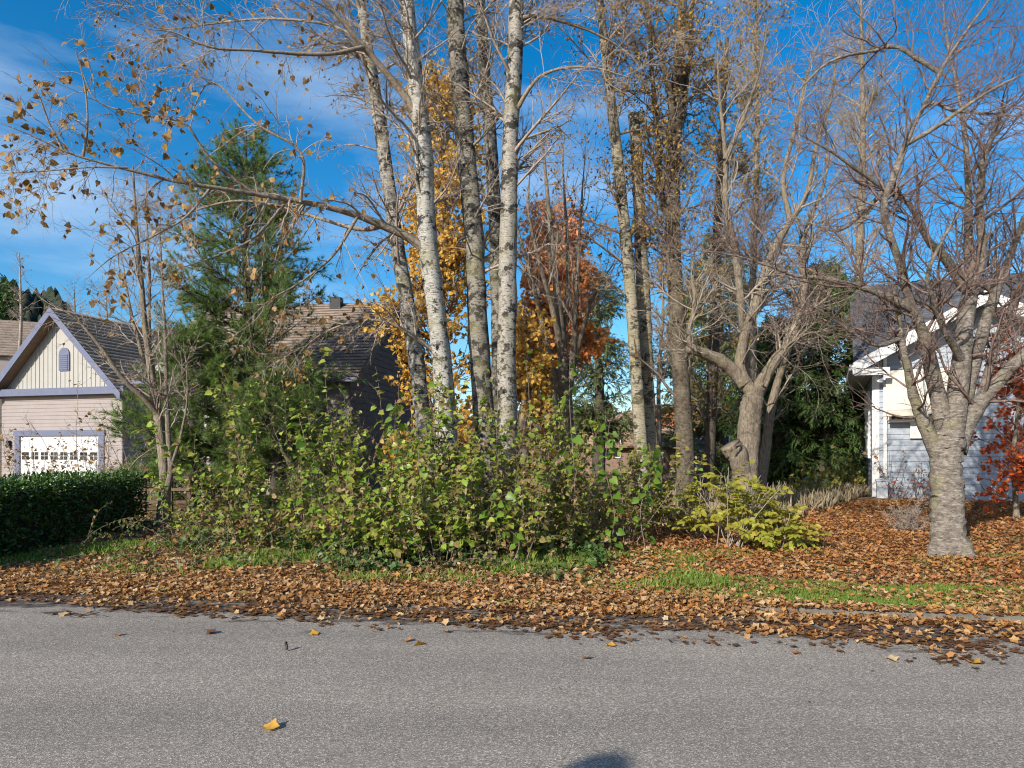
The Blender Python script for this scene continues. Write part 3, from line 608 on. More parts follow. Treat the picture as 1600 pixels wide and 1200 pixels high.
# the big birch with the long low limb
d = 11
B = trunk(d, [(706, 846, 40), (695, 650, 36), (684, 520, 34), (669, 380, 33), (660, 240, 31), (646, 110, 29), (636, 0, 26), (625, -120, 22), (610, -260, 14)])
B1 = [(668, 395, 11, 17), (640, 372, 10.9, 16), (595, 352, 10.7, 15), (540, 330, 10.4, 13), (480, 316, 10.1, 11), (420, 306, 9.8, 10), (350, 295, 9.4, 9), (270, 280, 9, 8), (190, 262, 8.7, 6), (110, 240, 8.4, 5), (50, 212, 8.2, 4), (-10, 188, 8, 3)]
B2 = [(656, 184, 11, 15), (632, 152, 10.9, 14), (600, 112, 10.7, 13), (568, 74, 10.5, 12), (535, 36, 10.3, 10), (500, -4, 10.1, 9), (440, -60, 9.8, 6)]
B3 = [(568, 74, 10.5, 8), (520, 84, 10.2, 7), (470, 84, 10, 7), (400, 80, 9.7, 6), (330, 76, 9.4, 5), (270, 52, 9.2, 4), (230, 46, 9, 3)]
B4 = [(600, 352, 10.7, 9), (560, 358, 11, 8), (500, 340, 11.2, 7), (440, 322, 11.4, 6), (370, 312, 11.5, 5), (300, 330, 11.6, 4), (240, 360, 11.7, 3)]
B5 = [(570, 70, 10.5, 6), (520, 40, 10.8, 5), (430, 28, 11, 5), (340, 34, 11.2, 4), (260, 44, 11.3, 3), (190, 30, 11.4, 2.5)]
B6 = [(400, 304, 9.7, 6), (330, 250, 9.4, 5), (290, 195, 9.2, 4), (240, 185, 9, 3.5), (160, 165, 8.8, 3), (135, 130, 8.7, 2.5), (120, 80, 8.6, 2)]
B7 = [(470, 316, 10, 6), (470, 240, 9.8, 5), (400, 195, 9.6, 4.5), (330, 130, 9.5, 4), (290, 190, 9.3, 3), (240, 192, 9.1, 2.5)]
B8 = [(130, 246, 8.5, 5), (138, 190, 8.4, 4), (132, 130, 8.4, 3), (118, 80, 8.3, 2)]
B9 = [(100, 238, 8.4, 4), (75, 190, 8.3, 3.5), (60, 150, 8.2, 3), (45, 122, 8.2, 2)]
B11 = [(560, 336, 10.5, 6), (520, 400, 10.2, 5), (470, 440, 10, 4), (420, 470, 9.8, 3), (370, 520, 9.6, 2)]
B12 = [(450, 310, 10, 6), (400, 370, 9.7, 5), (340, 400, 9.5, 4), (280, 420, 9.3, 3), (230, 440, 9.2, 2)]
B13 = [(330, 292, 9.4, 5), (290, 340, 9.2, 4), (240, 370, 9, 3.5), (180, 400, 8.8, 3), (130, 440, 8.7, 2)]
B14 = [(690, 560, 11, 8), (640, 520, 10.8, 7), (590, 500, 10.6, 6), (530, 510, 10.4, 5), (480, 540, 10.3, 4), (440, 590, 10.2, 2.5)]
B10 = [(200, 262, 8.7, 4), (140, 262, 8.5, 3), (60, 268, 8.4, 3), (-10, 272, 8.3, 2)]
lowlv = [dict(total=95, sel=[1, 4, 5, 6, 7, 8, 9, 10, 11, 12, 13, 14], t=(.12, .95), ang=(35, 75), ln=(.5, 1.25), shrink=.3, S=8, jit=.12, trop=-.09, rr=.45, rmin=.0045, K=4, src=0),
         dict(total=520, ang=(25, 60), ln=(.25, .65), S=6, jit=.16, trop=-.06, rr=.5, rmin=.0036),
         dict(total=900, ang=(20, 60), ln=(.1, .3), S=4, jit=.15, trop=-.05, rr=.6, rmin=.0024),
         dict(total=40, sel=[0, 2, 3, 5], src=0, t=(.4, 1), ang=(35, 70), ln=(.8, 1.7), shrink=.3, S=9, jit=.1, trop=.03, rr=.35, rmin=.006, K=4, bias=(-1, -.4, 0), bias_w=.6),
         dict(total=300, ang=(25, 60), ln=(.35, .9), S=6, jit=.15, trop=-.02, rr=.5, rmin=.0044),
         dict(total=1000, ang=(20, 60), ln=(.15, .4), S=4, jit=.15, trop=-.03, rr=.6, rmin=.0029)]
leftw = lambda p: (rng.random(len(p)) < np.clip(.25 + .75 * (-(p[:, 0] / p[:, 1]) - .12) / .4, .12, 1))
tree('birch_tree', 'large white birch with long low limb reaching left across the sky', 'tree', [B, B1, B2, B3, B4, B5, B6, B7, B8, B9, B10, B11, B12, B13, B14], M['birch'], M['twig'], lowlv, limbm=M['limb'], dens=1.3, leaves=
     [dict(n=1250, src=2, mat='leaf_birch', size=(.06, .1), droop=.9, tmpl=HEART, keep=leftw), dict(n=550, src=3, mat='leaf_birch', size=(.05, .085), droop=.9, keep=leftw), dict(n=420, mat='leaf_birch', size=(.045, .08), droop=.8)], group='birch clump')
Cb = trunk(11.6, [(772, 846, 37), (759, 680, 35), (748, 520, 34), (739, 360, 33), (726, 210, 31), (714, 70, 30), (709, -60, 26), (700, -250, 16)])
tree('birch_tree', 'third birch of the clump, its trunk darkest and mossy', 'tree', [Cb], M['birch_dark'], M['twig'], birch_levels(18, 120, 500), LB(230), group='birch clump')
Db = trunk(13.2, [(782, 830, 26), (779, 640, 24), (776, 440, 23), (769, 260, 22), (758, 110, 20), (748, -30, 18), (738, -200, 11)])
tree('birch_tree', 'slim grey birch standing close behind two thicker birches', 'tree', [Db], M['birch_dark'], M['twig'], birch_levels(20, 140, 600), LB(230), group='birch clump')
E = trunk(11.2, [(792, 850, 37), (791, 650, 33), (793, 450, 31), (797, 250, 29), (803, 100, 28), (808, -20, 26), (815, -200, 17)])
E1 = [(806, 175, 11.2, 8), (830, 135, 11, 7), (860, 110, 10.9, 6), (920, 103, 10.8, 5), (980, 120, 10.7, 4)]
E2 = [(812, 30, 11.2, 9), (835, 24, 11.2, 8), (880, 32, 11.3, 7), (930, 50, 11.4, 6), (990, 90, 11.6, 5), (1010, 140, 11.8, 4)]
tree('birch_tree', 'rightmost upright birch of the clump, pale bark with black patches', 'tree', [E, E1, E2], M['birch_mid'], M['twig'], birch_levels(30, 210, 900, bias=(1, 0, 0), bw=.7), LB(420), group='birch clump', limbm=M['limb'])
Fb = trunk(13, [(1010, 806, 25), (998, 650, 23), (986, 480, 22), (973, 330, 20), (958, 190, 18), (946, 90, 14), (936, -20, 12), (925, -150, 8)])
tree('birch_tree', 'slender mottled birch leaning left in front of a snapped trunk', 'tree', [Fb], M['birch_olive'], M['twig'], birch_levels(30, 230, 1000, t=(.3, 1)), LB(2600, (.04, .075)))
Gs = trunk(13.4, [(1024, 818, 27), (1013, 640, 26), (1006, 480, 24), (999, 330, 21), (994, 230, 20), (991, 178, 19)])
G1 = trunk(13.4, [(993, 195, 13), (1000, 182, 11), (1006, 172, 9)])
tree('snapped_tree', 'standing dead trunk snapped off at a forked top', 'tree', [Gs, G1], M['birch_olive'], M['twig'], [dict(total=24, t=(.2, .9), ang=(40, 80), ln=(.2, .7), S=6, jit=.15, trop=.02, rr=.2, rmin=.004), dict(total=90, ang=(25, 60), ln=(.1, .35), S=4, jit=.15, rmin=.0042)], [dict(n=70, mat='leaf_alder', size=(.05, .09))])
H = trunk(13, [(1074, 806, 33), (1067, 650, 28), (1057, 480, 27), (1051, 340, 25), (1054, 200, 24), (1062, 80, 18), (1068, -40, 14), (1072, -160, 9)])
H1 = [(1050, 350, 13, 16), (1032, 300, 13.1, 14), (1026, 200, 13.2, 13), (1018, 100, 13.3, 11), (1010, -20, 13.4, 8)]
H2 = [(1054, 210, 13, 14), (1046, 150, 12.8, 13), (1032, 100, 12.6, 11), (1022, 60, 12.4, 8), (1000, -20, 12.2, 6)]
H3 = [(1056, 220, 13, 14), (1070, 140, 13.2, 12), (1078, 60, 13.4, 10), (1085, -40, 13.6, 7)]
tree('alder_tree', 'stout alder with ragged bark and clinging brown leaves', 'tree', [H, H1, H2, H3], M['bark_alder'], M['twig_dark'],
     [dict(total=80, t=(.15, 1), ang=(35, 70), ln=(.7, 1.7), shrink=.3, S=8, jit=.14, trop=.03, rr=.35, rmin=.006, K=4), dict(total=560, ang=(25, 65), ln=(.3, .8), S=5, jit=.18, rmin=.0042), dict(total=1900, ang=(25, 65), ln=(.12, .35), S=4, jit=.2, rmin=.0038)],
     [dict(n=6500, mat='leaf_alder', size=(.045, .085), droop=.4, keep=lambda p: p[:, 2] > 3.2), dict(n=700, src=1, mat='leaf_alder', size=(.04, .07), droop=.4)])
I_ = trunk(16, [(1106, 770, 20), (1112, 640, 19), (1118, 480, 17), (1122, 330, 14), (1130, 180, 10), (1136, 60, 7)])
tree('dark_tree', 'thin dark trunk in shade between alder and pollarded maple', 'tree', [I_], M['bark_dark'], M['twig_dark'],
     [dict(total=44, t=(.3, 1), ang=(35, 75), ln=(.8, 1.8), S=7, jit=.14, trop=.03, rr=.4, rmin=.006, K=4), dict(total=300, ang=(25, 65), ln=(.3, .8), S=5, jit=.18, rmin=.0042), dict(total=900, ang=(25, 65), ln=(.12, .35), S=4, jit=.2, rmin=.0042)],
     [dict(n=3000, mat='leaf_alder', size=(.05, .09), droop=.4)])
# pollarded maple
d = 12
J = trunk(d, [(1166, 800, 50), (1164, 750, 46), (1167, 700, 42), (1171, 655, 38), (1176, 625, 38), (1180, 606, 32)])
J1 = trunk(d, [(1172, 612, 24), (1158, 585, 21), (1156, 560, 20), (1164, 520, 19), (1182, 470, 18), (1206, 395, 16), (1234, 345, 14), (1262, 300, 12, .2), (1275, 230, 9, .4), (1300, 150, 7, .6), (1310, 60, 5, .8)])
J2 = trunk(d, [(1164, 600, 22), (1144, 578, 20), (1124, 560, 19, -.1), (1100, 552, 18, -.2), (1074, 544, 15, -.3)])
J3 = trunk(d, [(1182, 616, 28), (1206, 572, 20, .1), (1232, 535, 18, .2), (1248, 490, 18, .3), (1255, 440, 17, .3), (1252, 380, 14, .4), (1268, 335, 11, .5), (1290, 270, 8, .6), (1290, 180, 6, .7)])
J4 = trunk(d + .15, [(1163, 590, 17), (1160, 500, 16), (1152, 420, 15), (1142, 360, 15), (1133, 310, 14), (1132, 230, 11), (1124, 150, 8), (1120, 60, 6)])
J5 = trunk(d, [(1166, 790, 24, -.05), (1160, 745, 26, -.08), (1151, 714, 32, -.1), (1144, 700, 34, -.12), (1140, 694, 33, -.12)])
J6 = trunk(d, [(1078, 545, 10, -.3), (1078, 515, 9, -.3), (1086, 470, 8, -.3), (1082, 420, 6, -.2), (1095, 340, 4, -.2)])
J7 = trunk(d - .1, [(1196, 604, 7, -.1), (1212, 570, 6, -.2), (1245, 535, 5, -.3), (1290, 515, 4, -.4), (1330, 505, 3, -.5)])
J8 = trunk(d - .1, [(1190, 598, 6, -.1), (1205, 560, 5, -.2), (1230, 540, 4.5, -.3), (1270, 520, 4, -.4), (1300, 540, 3, -.5), (1330, 545, 2.5, -.6)])
J9 = trunk(d, [(1235, 348, 10), (1225, 280, 9, .2), (1245, 200, 8, .3), (1262, 120, 6, .4), (1290, 40, 4, .5)])
J10 = trunk(d, [(1132, 250, 9, .1), (1160, 190, 8, .2), (1185, 120, 6, .3), (1200, 30, 4, .4)])
jr, js = tree('pollarded_maple', 'gnarled pollarded maple with pale bark and cut stubs', 'tree', [J, J1, J2, J3, J4, J5, J6, J7, J8, J9, J10], M['bark_grey'], M['twig_grey'],
     [dict(total=110, sel=[1, 2, 3, 4, 6, 7, 8, 9, 10], t=(.15, 1), ang=(30, 70), ln=(.6, 1.5), shrink=.3, S=9, jit=.14, trop=.05, rr=.4, rmin=.005, K=4), dict(total=520, ang=(25, 60), ln=(.35, 1.0), S=6, jit=.15, trop=.05, rmin=.0042), dict(total=1500, ang=(25, 65), ln=(.1, .38), S=4, jit=.2, trop=.03, rmin=.0029)],
     [dict(n=60, mat='leaf_brown', size=(.05, .08))])
wp = W(1186, 612, d) - np.array(jr.location)
def blob(name, c, rad, mat, parent, sub=2, amp=.15):
    th, ph = np.meshgrid(np.linspace(0, np.pi, 9), np.linspace(0, 2 * np.pi, 13)[:-1], indexing='ij')
    V = np.stack([np.sin(th) * np.cos(ph), np.sin(th) * np.sin(ph), np.cos(th)], -1); V = V * (1 + amp * rng.normal(size=V.shape[:2])[..., None]) * np.array(rad) + c
    i, j = np.meshgrid(np.arange(8), np.arange(12), indexing='ij'); q = np.stack([i * 12 + j, i * 12 + (j + 1) % 12, (i + 1) * 12 + (j + 1) % 12, (i + 1) * 12 + j], -1).reshape(-1, 4)
    return obj(name, mesh_np(name, V.reshape(-1, 3), q, smooth=True), mat, parent)
pass

K_ = trunk(13, [(1186, 782, 19), (1196, 700, 17), (1206, 630, 15), (1222, 575, 12), (1240, 520, 8), (1250, 450, 5)])
tree('slim_maple', 'slim grey trunk close beside the pollarded maple on its right', 'tree', [K_], M['bark_grey'], M['twig_grey'],
     [dict(total=16, t=(.4, 1), ang=(30, 70), ln=(.5, 1.3), S=7, jit=.14, trop=.04, rr=.4, rmin=.005, K=4), dict(total=110, ang=(25, 60), ln=(.25, .6), S=5, jit=.17, rmin=.0042), dict(total=330, ang=(25, 70), ln=(.1, .3), S=4, jit=.2, rmin=.0042)])
# cherry
d = 9.3
Mt = trunk(d, [(1481, 868, 62), (1479, 810, 56), (1478, 760, 53), (1478, 715, 54), (1480, 690, 54), (1482, 675, 46)])
c = lambda pts: trunk(d, pts)
Ml = [Mt,
  c([(1468, 712, 34), (1446, 670, 24), (1428, 630, 20), (1417, 590, 17, -.1), (1408, 550, 16, -.2), (1404, 520, 14, -.2), (1398, 470, 11, -.3), (1380, 420, 8, -.4)]),
  c([(1478, 700, 38), (1470, 640, 30), (1456, 570, 25), (1442, 515, 21, -.2), (1424, 478, 18, -.3), (1414, 430, 15, -.5), (1396, 380, 14, -.6), (1380, 325, 13, -.7), (1392, 285, 14, -.7), (1414, 222, 12, -.8), (1440, 172, 10, -.9), (1468, 112, 9, -1), (1500, 60, 7, -1.1), (1545, 0, 5, -1.2), (1580, -50, 3, -1.2)]),
  c([(1486, 700, 42), (1494, 630, 37), (1502, 560, 34, .1), (1510, 490, 32, .2), (1518, 435, 26, .3), (1512, 375, 18, .4), (1515, 300, 15, .5), (1512, 230, 12, .6), (1500, 150, 9, .8), (1480, 60, 6, 1), (1470, -40, 4, 1.1)]),
  c([(1494, 704, 40), (1512, 660, 32), (1536, 622, 29, -.1), (1572, 578, 27, -.2), (1605, 545, 25, -.3), (1660, 490, 20, -.5), (1720, 400, 14, -.7), (1750, 280, 9, -.8)]),
  c([(1498, 660, 26, .1), (1518, 580, 22, .2), (1540, 500, 21, .3), (1558, 450, 18, .4), (1578, 400, 15, .5), (1600, 345, 13, .6), (1640, 270, 10, .7), (1660, 180, 7, .8)]),
  c([(1516, 445, 18, .3), (1536, 400, 16, .2), (1532, 330, 14, .1), (1538, 260, 13, 0), (1560, 190, 10, -.1), (1570, 140, 7, -.2)]),
  c([(1508, 450, 18, .2), (1478, 405, 15, 0), (1446, 370, 13, -.2), (1418, 320, 11, -.4), (1390, 302, 10, -.5), (1345, 272, 8, -.7), (1295, 235, 6, -.9), (1240, 205, 4, -1.1)]),
  c([(1424, 482, 14, -.3), (1380, 462, 13, -.4), (1340, 448, 11, -.5), (1290, 436, 9, -.6), (1240, 430, 7, -.7), (1190, 412, 6, -.8), (1130, 396, 4, -.9), (1050, 390, 3, -1)]),
  c([(1466, 112, 8, -1), (1440, 96, 8, -1), (1400, 72, 8, -1), (1360, 80, 7, -1), (1300, 96, 6, -1.1), (1260, 130, 5, -1.1), (1215, 180, 4, -1.2)]),
  c([(1418, 224, 8, -.8), (1460, 200, 8, -1), (1510, 165, 7, -1.2), (1560, 135, 6, -1.4), (1620, 105, 4, -1.6)]),
  c([(1386, 310, 8, -.7), (1430, 180, 5, -1), (1500, 178, 6, -1.2), (1570, 180, 5, -1.4), (1620, 186, 3, -1.5)])[:1] + c([(1440, 172, 7, -.9), (1490, 174, 7, -1), (1540, 178, 6, -1.1), (1610, 182, 4, -1.2)]),
  c([(1526, 640, 16), (1560, 540, 14, .4), (1590, 470, 12, .8), (1605, 420, 10, 1)]),
  c([(1404, 530, 9, -.2), (1370, 540, 7, -.4), (1330, 520, 6, -.5), (1290, 490, 4, -.6), (1250, 470, 3, -.7)]),
  c([(1500, 560, 14), (1470, 500, 12, -.4), (1450, 440, 10, -.7), (1470, 380, 8, -.9), (1500, 330, 6, -1)]),
  c([(1390, 290, 8, -.6), (1350, 330, 7, -.4), (1310, 360, 5, -.3), (1270, 350, 4, -.2), (1220, 330, 3, 0)])]
tree('cherry_tree', 'bare spreading cherry tree on the lawn before the grey house', 'tree', Ml, M['bark_cherry'], M['twig_pink'],
     [dict(total=230, sel=list(range(1, 16)), t=(.2, 1), ang=(30, 70), ln=(.5, 1.5), shrink=.3, S=10, jit=.13, trop=.045, rr=.45, rmin=.006, K=4), dict(total=1350, ang=(25, 60), ln=(.25, .85), S=6, jit=.15, trop=.04, rr=.5, rmin=.004), dict(total=4300, ang=(30, 65), ln=(.07, .3), S=4, jit=.15, trop=.04, rr=.6, rmin=.0026)],
     [dict(n=120, mat='leaf_brown', size=(.03, .05))], rough=.055, dens=1.12)
# multi-stem young tree at left
d = 13
N = [trunk(d, [(254, 812, 21), (256, 740, 18), (248, 665, 16), (238, 595, 14), (226, 505, 10), (219, 425, 8), (212, 340, 5), (208, 260, 3)]),
     trunk(d, [(248, 650, 10), (225, 622, 10, -.2), (196, 595, 9, -.4), (160, 545, 8, -.6), (120, 498, 6, -.8), (75, 470, 4, -1)]),
     trunk(d, [(256, 780, 12), (266, 742, 11, -.1), (262, 690, 10, -.1), (258, 590, 9, -.1), (256, 500, 7, -.2), (252, 420, 4, -.2), (250, 340, 3, -.3)]),
     trunk(d, [(238, 590, 8), (222, 555, 8, .2), (200, 470, 6, .4), (190, 400, 4, .6)]),
     trunk(d, [(240, 600, 8), (232, 520, 7, .3), (232, 430, 6, .5), (228, 340, 4, .6), (230, 270, 3, .7)]),
     trunk(d, [(266, 735, 6, -.1), (282, 680, 5, -.2), (292, 620, 4, -.3), (290, 550, 3, -.3)])]
tree('young_tree', 'bare many stemmed young tree at the right end of the hedge', 'tree', N, M['bark_grey'], M['twig'],
     [dict(total=70, t=(.35, 1), ang=(25, 60), ln=(.6, 1.5), shrink=.4, S=8, jit=.12, trop=.03, rr=.4, rmin=.005, K=4), dict(total=380, ang=(25, 60), ln=(.25, .7), S=5, jit=.17, rmin=.0042), dict(total=1000, ang=(25, 70), ln=(.1, .3), S=4, jit=.2, rmin=.0042)],
     [dict(n=130, mat='leaf_birch', size=(.05, .09))])
# vase-shaped bare tree behind the thicket
d = 17
O = [trunk(d, [(893, 770, 32), (888, 690, 28), (884, 620, 22), (878, 540, 17), (872, 470, 13), (864, 390, 10), (856, 310, 7), (848, 220, 4)]),
     trunk(d, [(886, 640, 14), (868, 590, 13, .2), (848, 520, 12, .4), (828, 440, 10, .6), (812, 380, 7, .8), (795, 300, 5, 1)]),
     trunk(d, [(888, 620, 13), (896, 560, 12, -.2), (902, 480, 10, -.4), (906, 390, 8, -.5), (912, 300, 5, -.6), (915, 230, 3, -.7)]),
     trunk(d, [(890, 590, 10), (910, 520, 9, -.3), (930, 460, 7, -.6), (960, 410, 5, -.8)]),
     trunk(d, [(880, 560, 11), (860, 470, 10, -.3), (840, 400, 8, -.6), (826, 330, 6, -.8), (830, 240, 4, -1)]),
     trunk(d, [(878, 540, 10), (886, 450, 9, .4), (884, 360, 7, .7), (878, 270, 5, .9), (884, 190, 3, 1)])]
tree('vase_tree', 'vase shaped bare tree with steep branches before the orange maple', 'tree', O, M['bark_grey'], M['twig'],
     [dict(total=90, t=(.3, 1), ang=(20, 55), ln=(.8, 2.0), shrink=.4, S=8, jit=.1, trop=.06, rr=.4, rmin=.006, K=4), dict(total=600, ang=(20, 55), ln=(.35, .9), S=5, jit=.15, trop=.04, rmin=.0035), dict(total=1600, ang=(20, 60), ln=(.15, .4), S=4, jit=.2, rmin=.0022)],
     [dict(n=700, mat='leaf_alder', size=(.06, .1))], dens=.65)
# coloured crowns
def crown_tree(name, label, px, ybase, ytop, d, rad, mats, n_leaf, lsize, barkm='bark_grey', twig='twig_dark', first=.25, tmpl=HEART, n1=60, ang=(35, 65), stemw=24, group=None):
    b = trunk(d, [(px, ybase, stemw), (px - 4, ybase * .66 + ytop * .34, stemw * .8), (px + 3, ybase * .33 + ytop * .67, stemw * .5), (px, ytop, stemw * .15)])
    hgt = (ybase - ytop) / FPX * d
    lv = [dict(total=n1, t=(first, 1), ang=ang, ln=(rad * .7, rad * 1.15), shrink=.55, S=8, jit=.1, trop=.04, rr=.4, rmin=.008, K=4), dict(total=n1 * 8, ang=(25, 65), ln=(rad * .2, rad * .5), S=5, jit=.15, rmin=.004), dict(total=n1 * 22, ang=(25, 65), ln=(rad * .08, rad * .2), S=3, jit=.2, rmin=.0025)]
    return tree(name, label, 'tree', [b], M[barkm], M[twig], lv, [dict(n=int(n_leaf * fr), mat=mm, size=lsize, tmpl=tmpl, droop=.5, **kw) for mm, fr, kw in mats], group)
crown_tree('yellow_maple', 'tall golden yellow maple glowing behind the birch clump', 690, 770, 160, 18, 2.3, [('leaf_yellow', 1, {})], 17000, (.07, .13), first=.1, n1=110)
crown_tree('yellow_maple', 'low yellow maple bush between the rightmost birch and the vase shaped tree', 822, 770, 500, 16, 1.2, [('leaf_yellow', 1, {})], 5000, (.06, .12), first=.15, n1=50)
crown_tree('orange_maple', 'orange and pink topped maple behind the vase shaped tree', 866, 770, 350, 21, 2.1, [('leaf_orange', 1, dict(keep=lambda p: p[:, 2] < 7.3 + rng.normal(size=len(p)) * .5)), ('leaf_pink', .4, dict(keep=lambda p: p[:, 2] > 6.6 + rng.normal(size=len(p)) * .6))], 17000, (.08, .14), first=.36, n1=85)
crown_tree('red_maple_shrub', 'small red leaved maple against the grey house wall', 1588, 800, 540, 12.2, 1.0, [('leaf_red', 1, {})], 6500, (.05, .1), first=.3, n1=44, ang=(40, 80), stemw=10, tmpl=STARS[0])

def conifer(name, label, px, ytop, d, rad, mat, n1=90, n2=900, kind='pine', nl=9000, size=(.1, .16), low=.12, group=None, w=22, trop=.02, ang=(65, 95)):
    base = W(px, 700, d); z0 = float(g(base[0], base[1])); yb = HZ + (CAM_H - z0) / d * FPX
    loc = np.array([base[0], base[1], z0]); r = root(name, loc, label, 'tree', group); top = W(px, ytop, d); hgt = top[2] - z0
    P = catmull(np.array([loc - [0, 0, .1], loc + [.05, 0, hgt * .4], loc + [-.03, 0, hgt * .75], top]), 30); rw = np.linspace(w / 2 / FPX * d, .015, 30)
    V, q = tubes(P[None], rw[None], 10); obj('trunk', mesh_np('trunk', V - loc, q, None, True), M['bark_dark'], r)
    tt = rng.uniform(low, .99, n1) ** .9; rl = rad * (1 - tt ** 1.3) ** .8 * rng.uniform(.6, 1.15, n1) + .12
    u = tt * 28.99; k = u.astype(int); f = (u - k)[:, None]; pos = P[k] * (1 - f) + P[k + 1] * f
    az = rng.uniform(0, 2 * np.pi, n1); el = np.radians(90 - rng.uniform(*ang, n1) + 25 * tt)
    D = np.stack([np.cos(az) * np.cos(el), np.sin(az) * np.cos(el), np.sin(el)], -1)
    Q = grow(pos, D, rl, 8, .07, trop); rq = np.linspace(1, .3, 8)[None] * np.clip(rl * .013, .006, .05)[:, None]
    V, q = tubes(Q, rq, 4); obj('branches', mesh_np('branches', V - loc, q, None, True), M['bark_dark'], r, 'stuff')
    T2, r2 = level(Q, rq, n2, t=(.12, 1), ang=(30, 60), ln=(rad * .14, rad * .34), S=4, jit=.12, trop=trop * 1.5, rmin=.0042)
    V, q = tubes(T2, r2, 3); obj('twigs', mesh_np('twigs', V - loc, q, None, True), M['bark_dark'], r, 'stuff')
    if kind == 'pine':
        p, D, _, _ = children(T2, r2, nl, (.2, 1), (0, 30), (1, 1), 0); kN = 11
        p = np.repeat(p, kN, 0); D = np.repeat(D, kN, 0) + rng.normal(size=(len(p), 3)) * .55 + np.array([0, 0, .12])
        V, F = leafcloud(p, D, rng.uniform(*size, len(p)), NEEDLE)
    else:
        p, D, _, _ = children(T2, r2, nl, (.1, 1), (10, 50), (1, 1), 0); D = D + rng.normal(size=D.shape) * .35 + np.array([0, 0, -.55])
        V, F = leafcloud(p, D, rng.uniform(*size, nl), (SPRAY[0] * np.array([.6, 1, 1]), SPRAY[1]), (0, 0, .8))
    obj('foliage', mesh_np('foliage', V - loc, None, F), M[mat], r, 'stuff')
    return r
conifer('pine_tree', 'soft green pine rising behind the young tree at left', 385, 205, 19, 3.1, 'needle_pine', 165, 2900, 'pine', 17500, (.12, .2), .02, trop=.03)
conifer('pine_tree', 'low bushy pine filling the gap beside the garage', 300, 520, 17.5, 2.2, 'needle_pine', 110, 1500, 'pine', 10000, (.12, .19), .02)
conifer('pine_tree', 'bushy pine in front of the brown house', 430, 590, 17, 1.9, 'needle_pine', 90, 1100, 'pine', 6500, (.12, .19), .02)
conifer('cedar_tree', 'dark green cedar left of the grey house', 1290, 420, 20, 2.0, 'needle_cedar', 170, 3000, 'cedar', 34000, (.1, .2), .02, trop=-.03)
conifer('cedar_tree', 'shorter dark cedar right behind the pollarded maple', 1215, 500, 21, 1.7, 'needle_cedar', 150, 2600, 'cedar', 25000, (.1, .2), .02, trop=-.03)
conifer('hemlock_tree', 'tall olive conifer behind the dark thin trunk', 1125, 360, 30, 2.6, 'needle_far', 120, 2600, 'cedar', 15600, (0.12, 0.24), .1, trop=-.03)
conifer('hemlock_tree', 'loose olive conifer between vase shaped tree and leaning birch', 935, 430, 31, 2.6, 'needle_far', 100, 2000, 'cedar', 11400, (0.12, 0.24), .1, trop=-.03)
conifer('hemlock_tree', 'olive conifer seen behind the stout alder', 1075, 420, 36, 2.6, 'needle_far', 100, 2000, 'cedar', 12000, (0.13, 0.25), .08, trop=-.03)
conifer('hemlock_tree', 'distant conifer behind the low yellow maple', 838, 520, 40, 2.8, 'needle_far', 90, 1800, 'cedar', 9600, (0.15, 0.27), .08, trop=-.03)
conifer('hemlock_tree', 'olive conifer low behind the pollarded maple', 1165, 520, 27, 2.1, 'needle_far', 100, 2000, 'cedar', 12600, (0.12, 0.22), .04, trop=-.03)
conifer('hill_conifer', 'dark conifer on the hillside above the left gable', 12, 436, 95, 4.0, 'needle_cedar', 70, 500, 'cedar', 2400, (.5, 1.0), .3, trop=-.03)
conifer('hill_conifer', 'dark conifer on the hillside at the left frame edge', -25, 425, 90, 4.2, 'needle_cedar', 70, 500, 'cedar', 2400, (.5, 1.0), .3, trop=-.03)
# bare trees around the houses on the left, and behind on the right
for (px, yt, d, rad, lab) in [(115, 440, 52, 2.2, 'bare brown tree rising behind the left gable'), (165, 452, 48, 2.2, 'bare brown tree right of the left gable peak'), (30, 395, 45, 1.6, 'thin bare tree at far left against the sky')]:
    crown_tree('bare_tree', lab, px, 730, yt, d, rad, [('leaf_brown', 1, {})], 160, (.1, .18), 'twig', 'twig', .3, OVAL, 44, (25, 60), 10)
crown_tree('bare_tree', 'bare grey tree behind the cherry and the grey house', 1345, 760, -40, 22, 2.6, [('leaf_brown', 1, {})], 100, (.08, .12), 'bark_grey', 'twig_grey', .4, OVAL, 60, (25, 60), 20)
crown_tree('bare_tree', 'tall bare tree behind the pollarded maple with tan leaves', 1180, 760, -80, 19, 2.3, [('leaf_alder', 1, {})], 4500, (.06, .1), 'bark_grey', 'twig', .3, OVAL, 70, (25, 60), 16)
crown_tree('bare_tree', 'slim bare tree seen between the leaning birch and the alder', 1033, 760, 330, 24, 1.4, [('leaf_alder', 1, {})], 260, (.07, .11), 'bark_grey', 'twig', .35, OVAL, 44, (25, 60), 9)

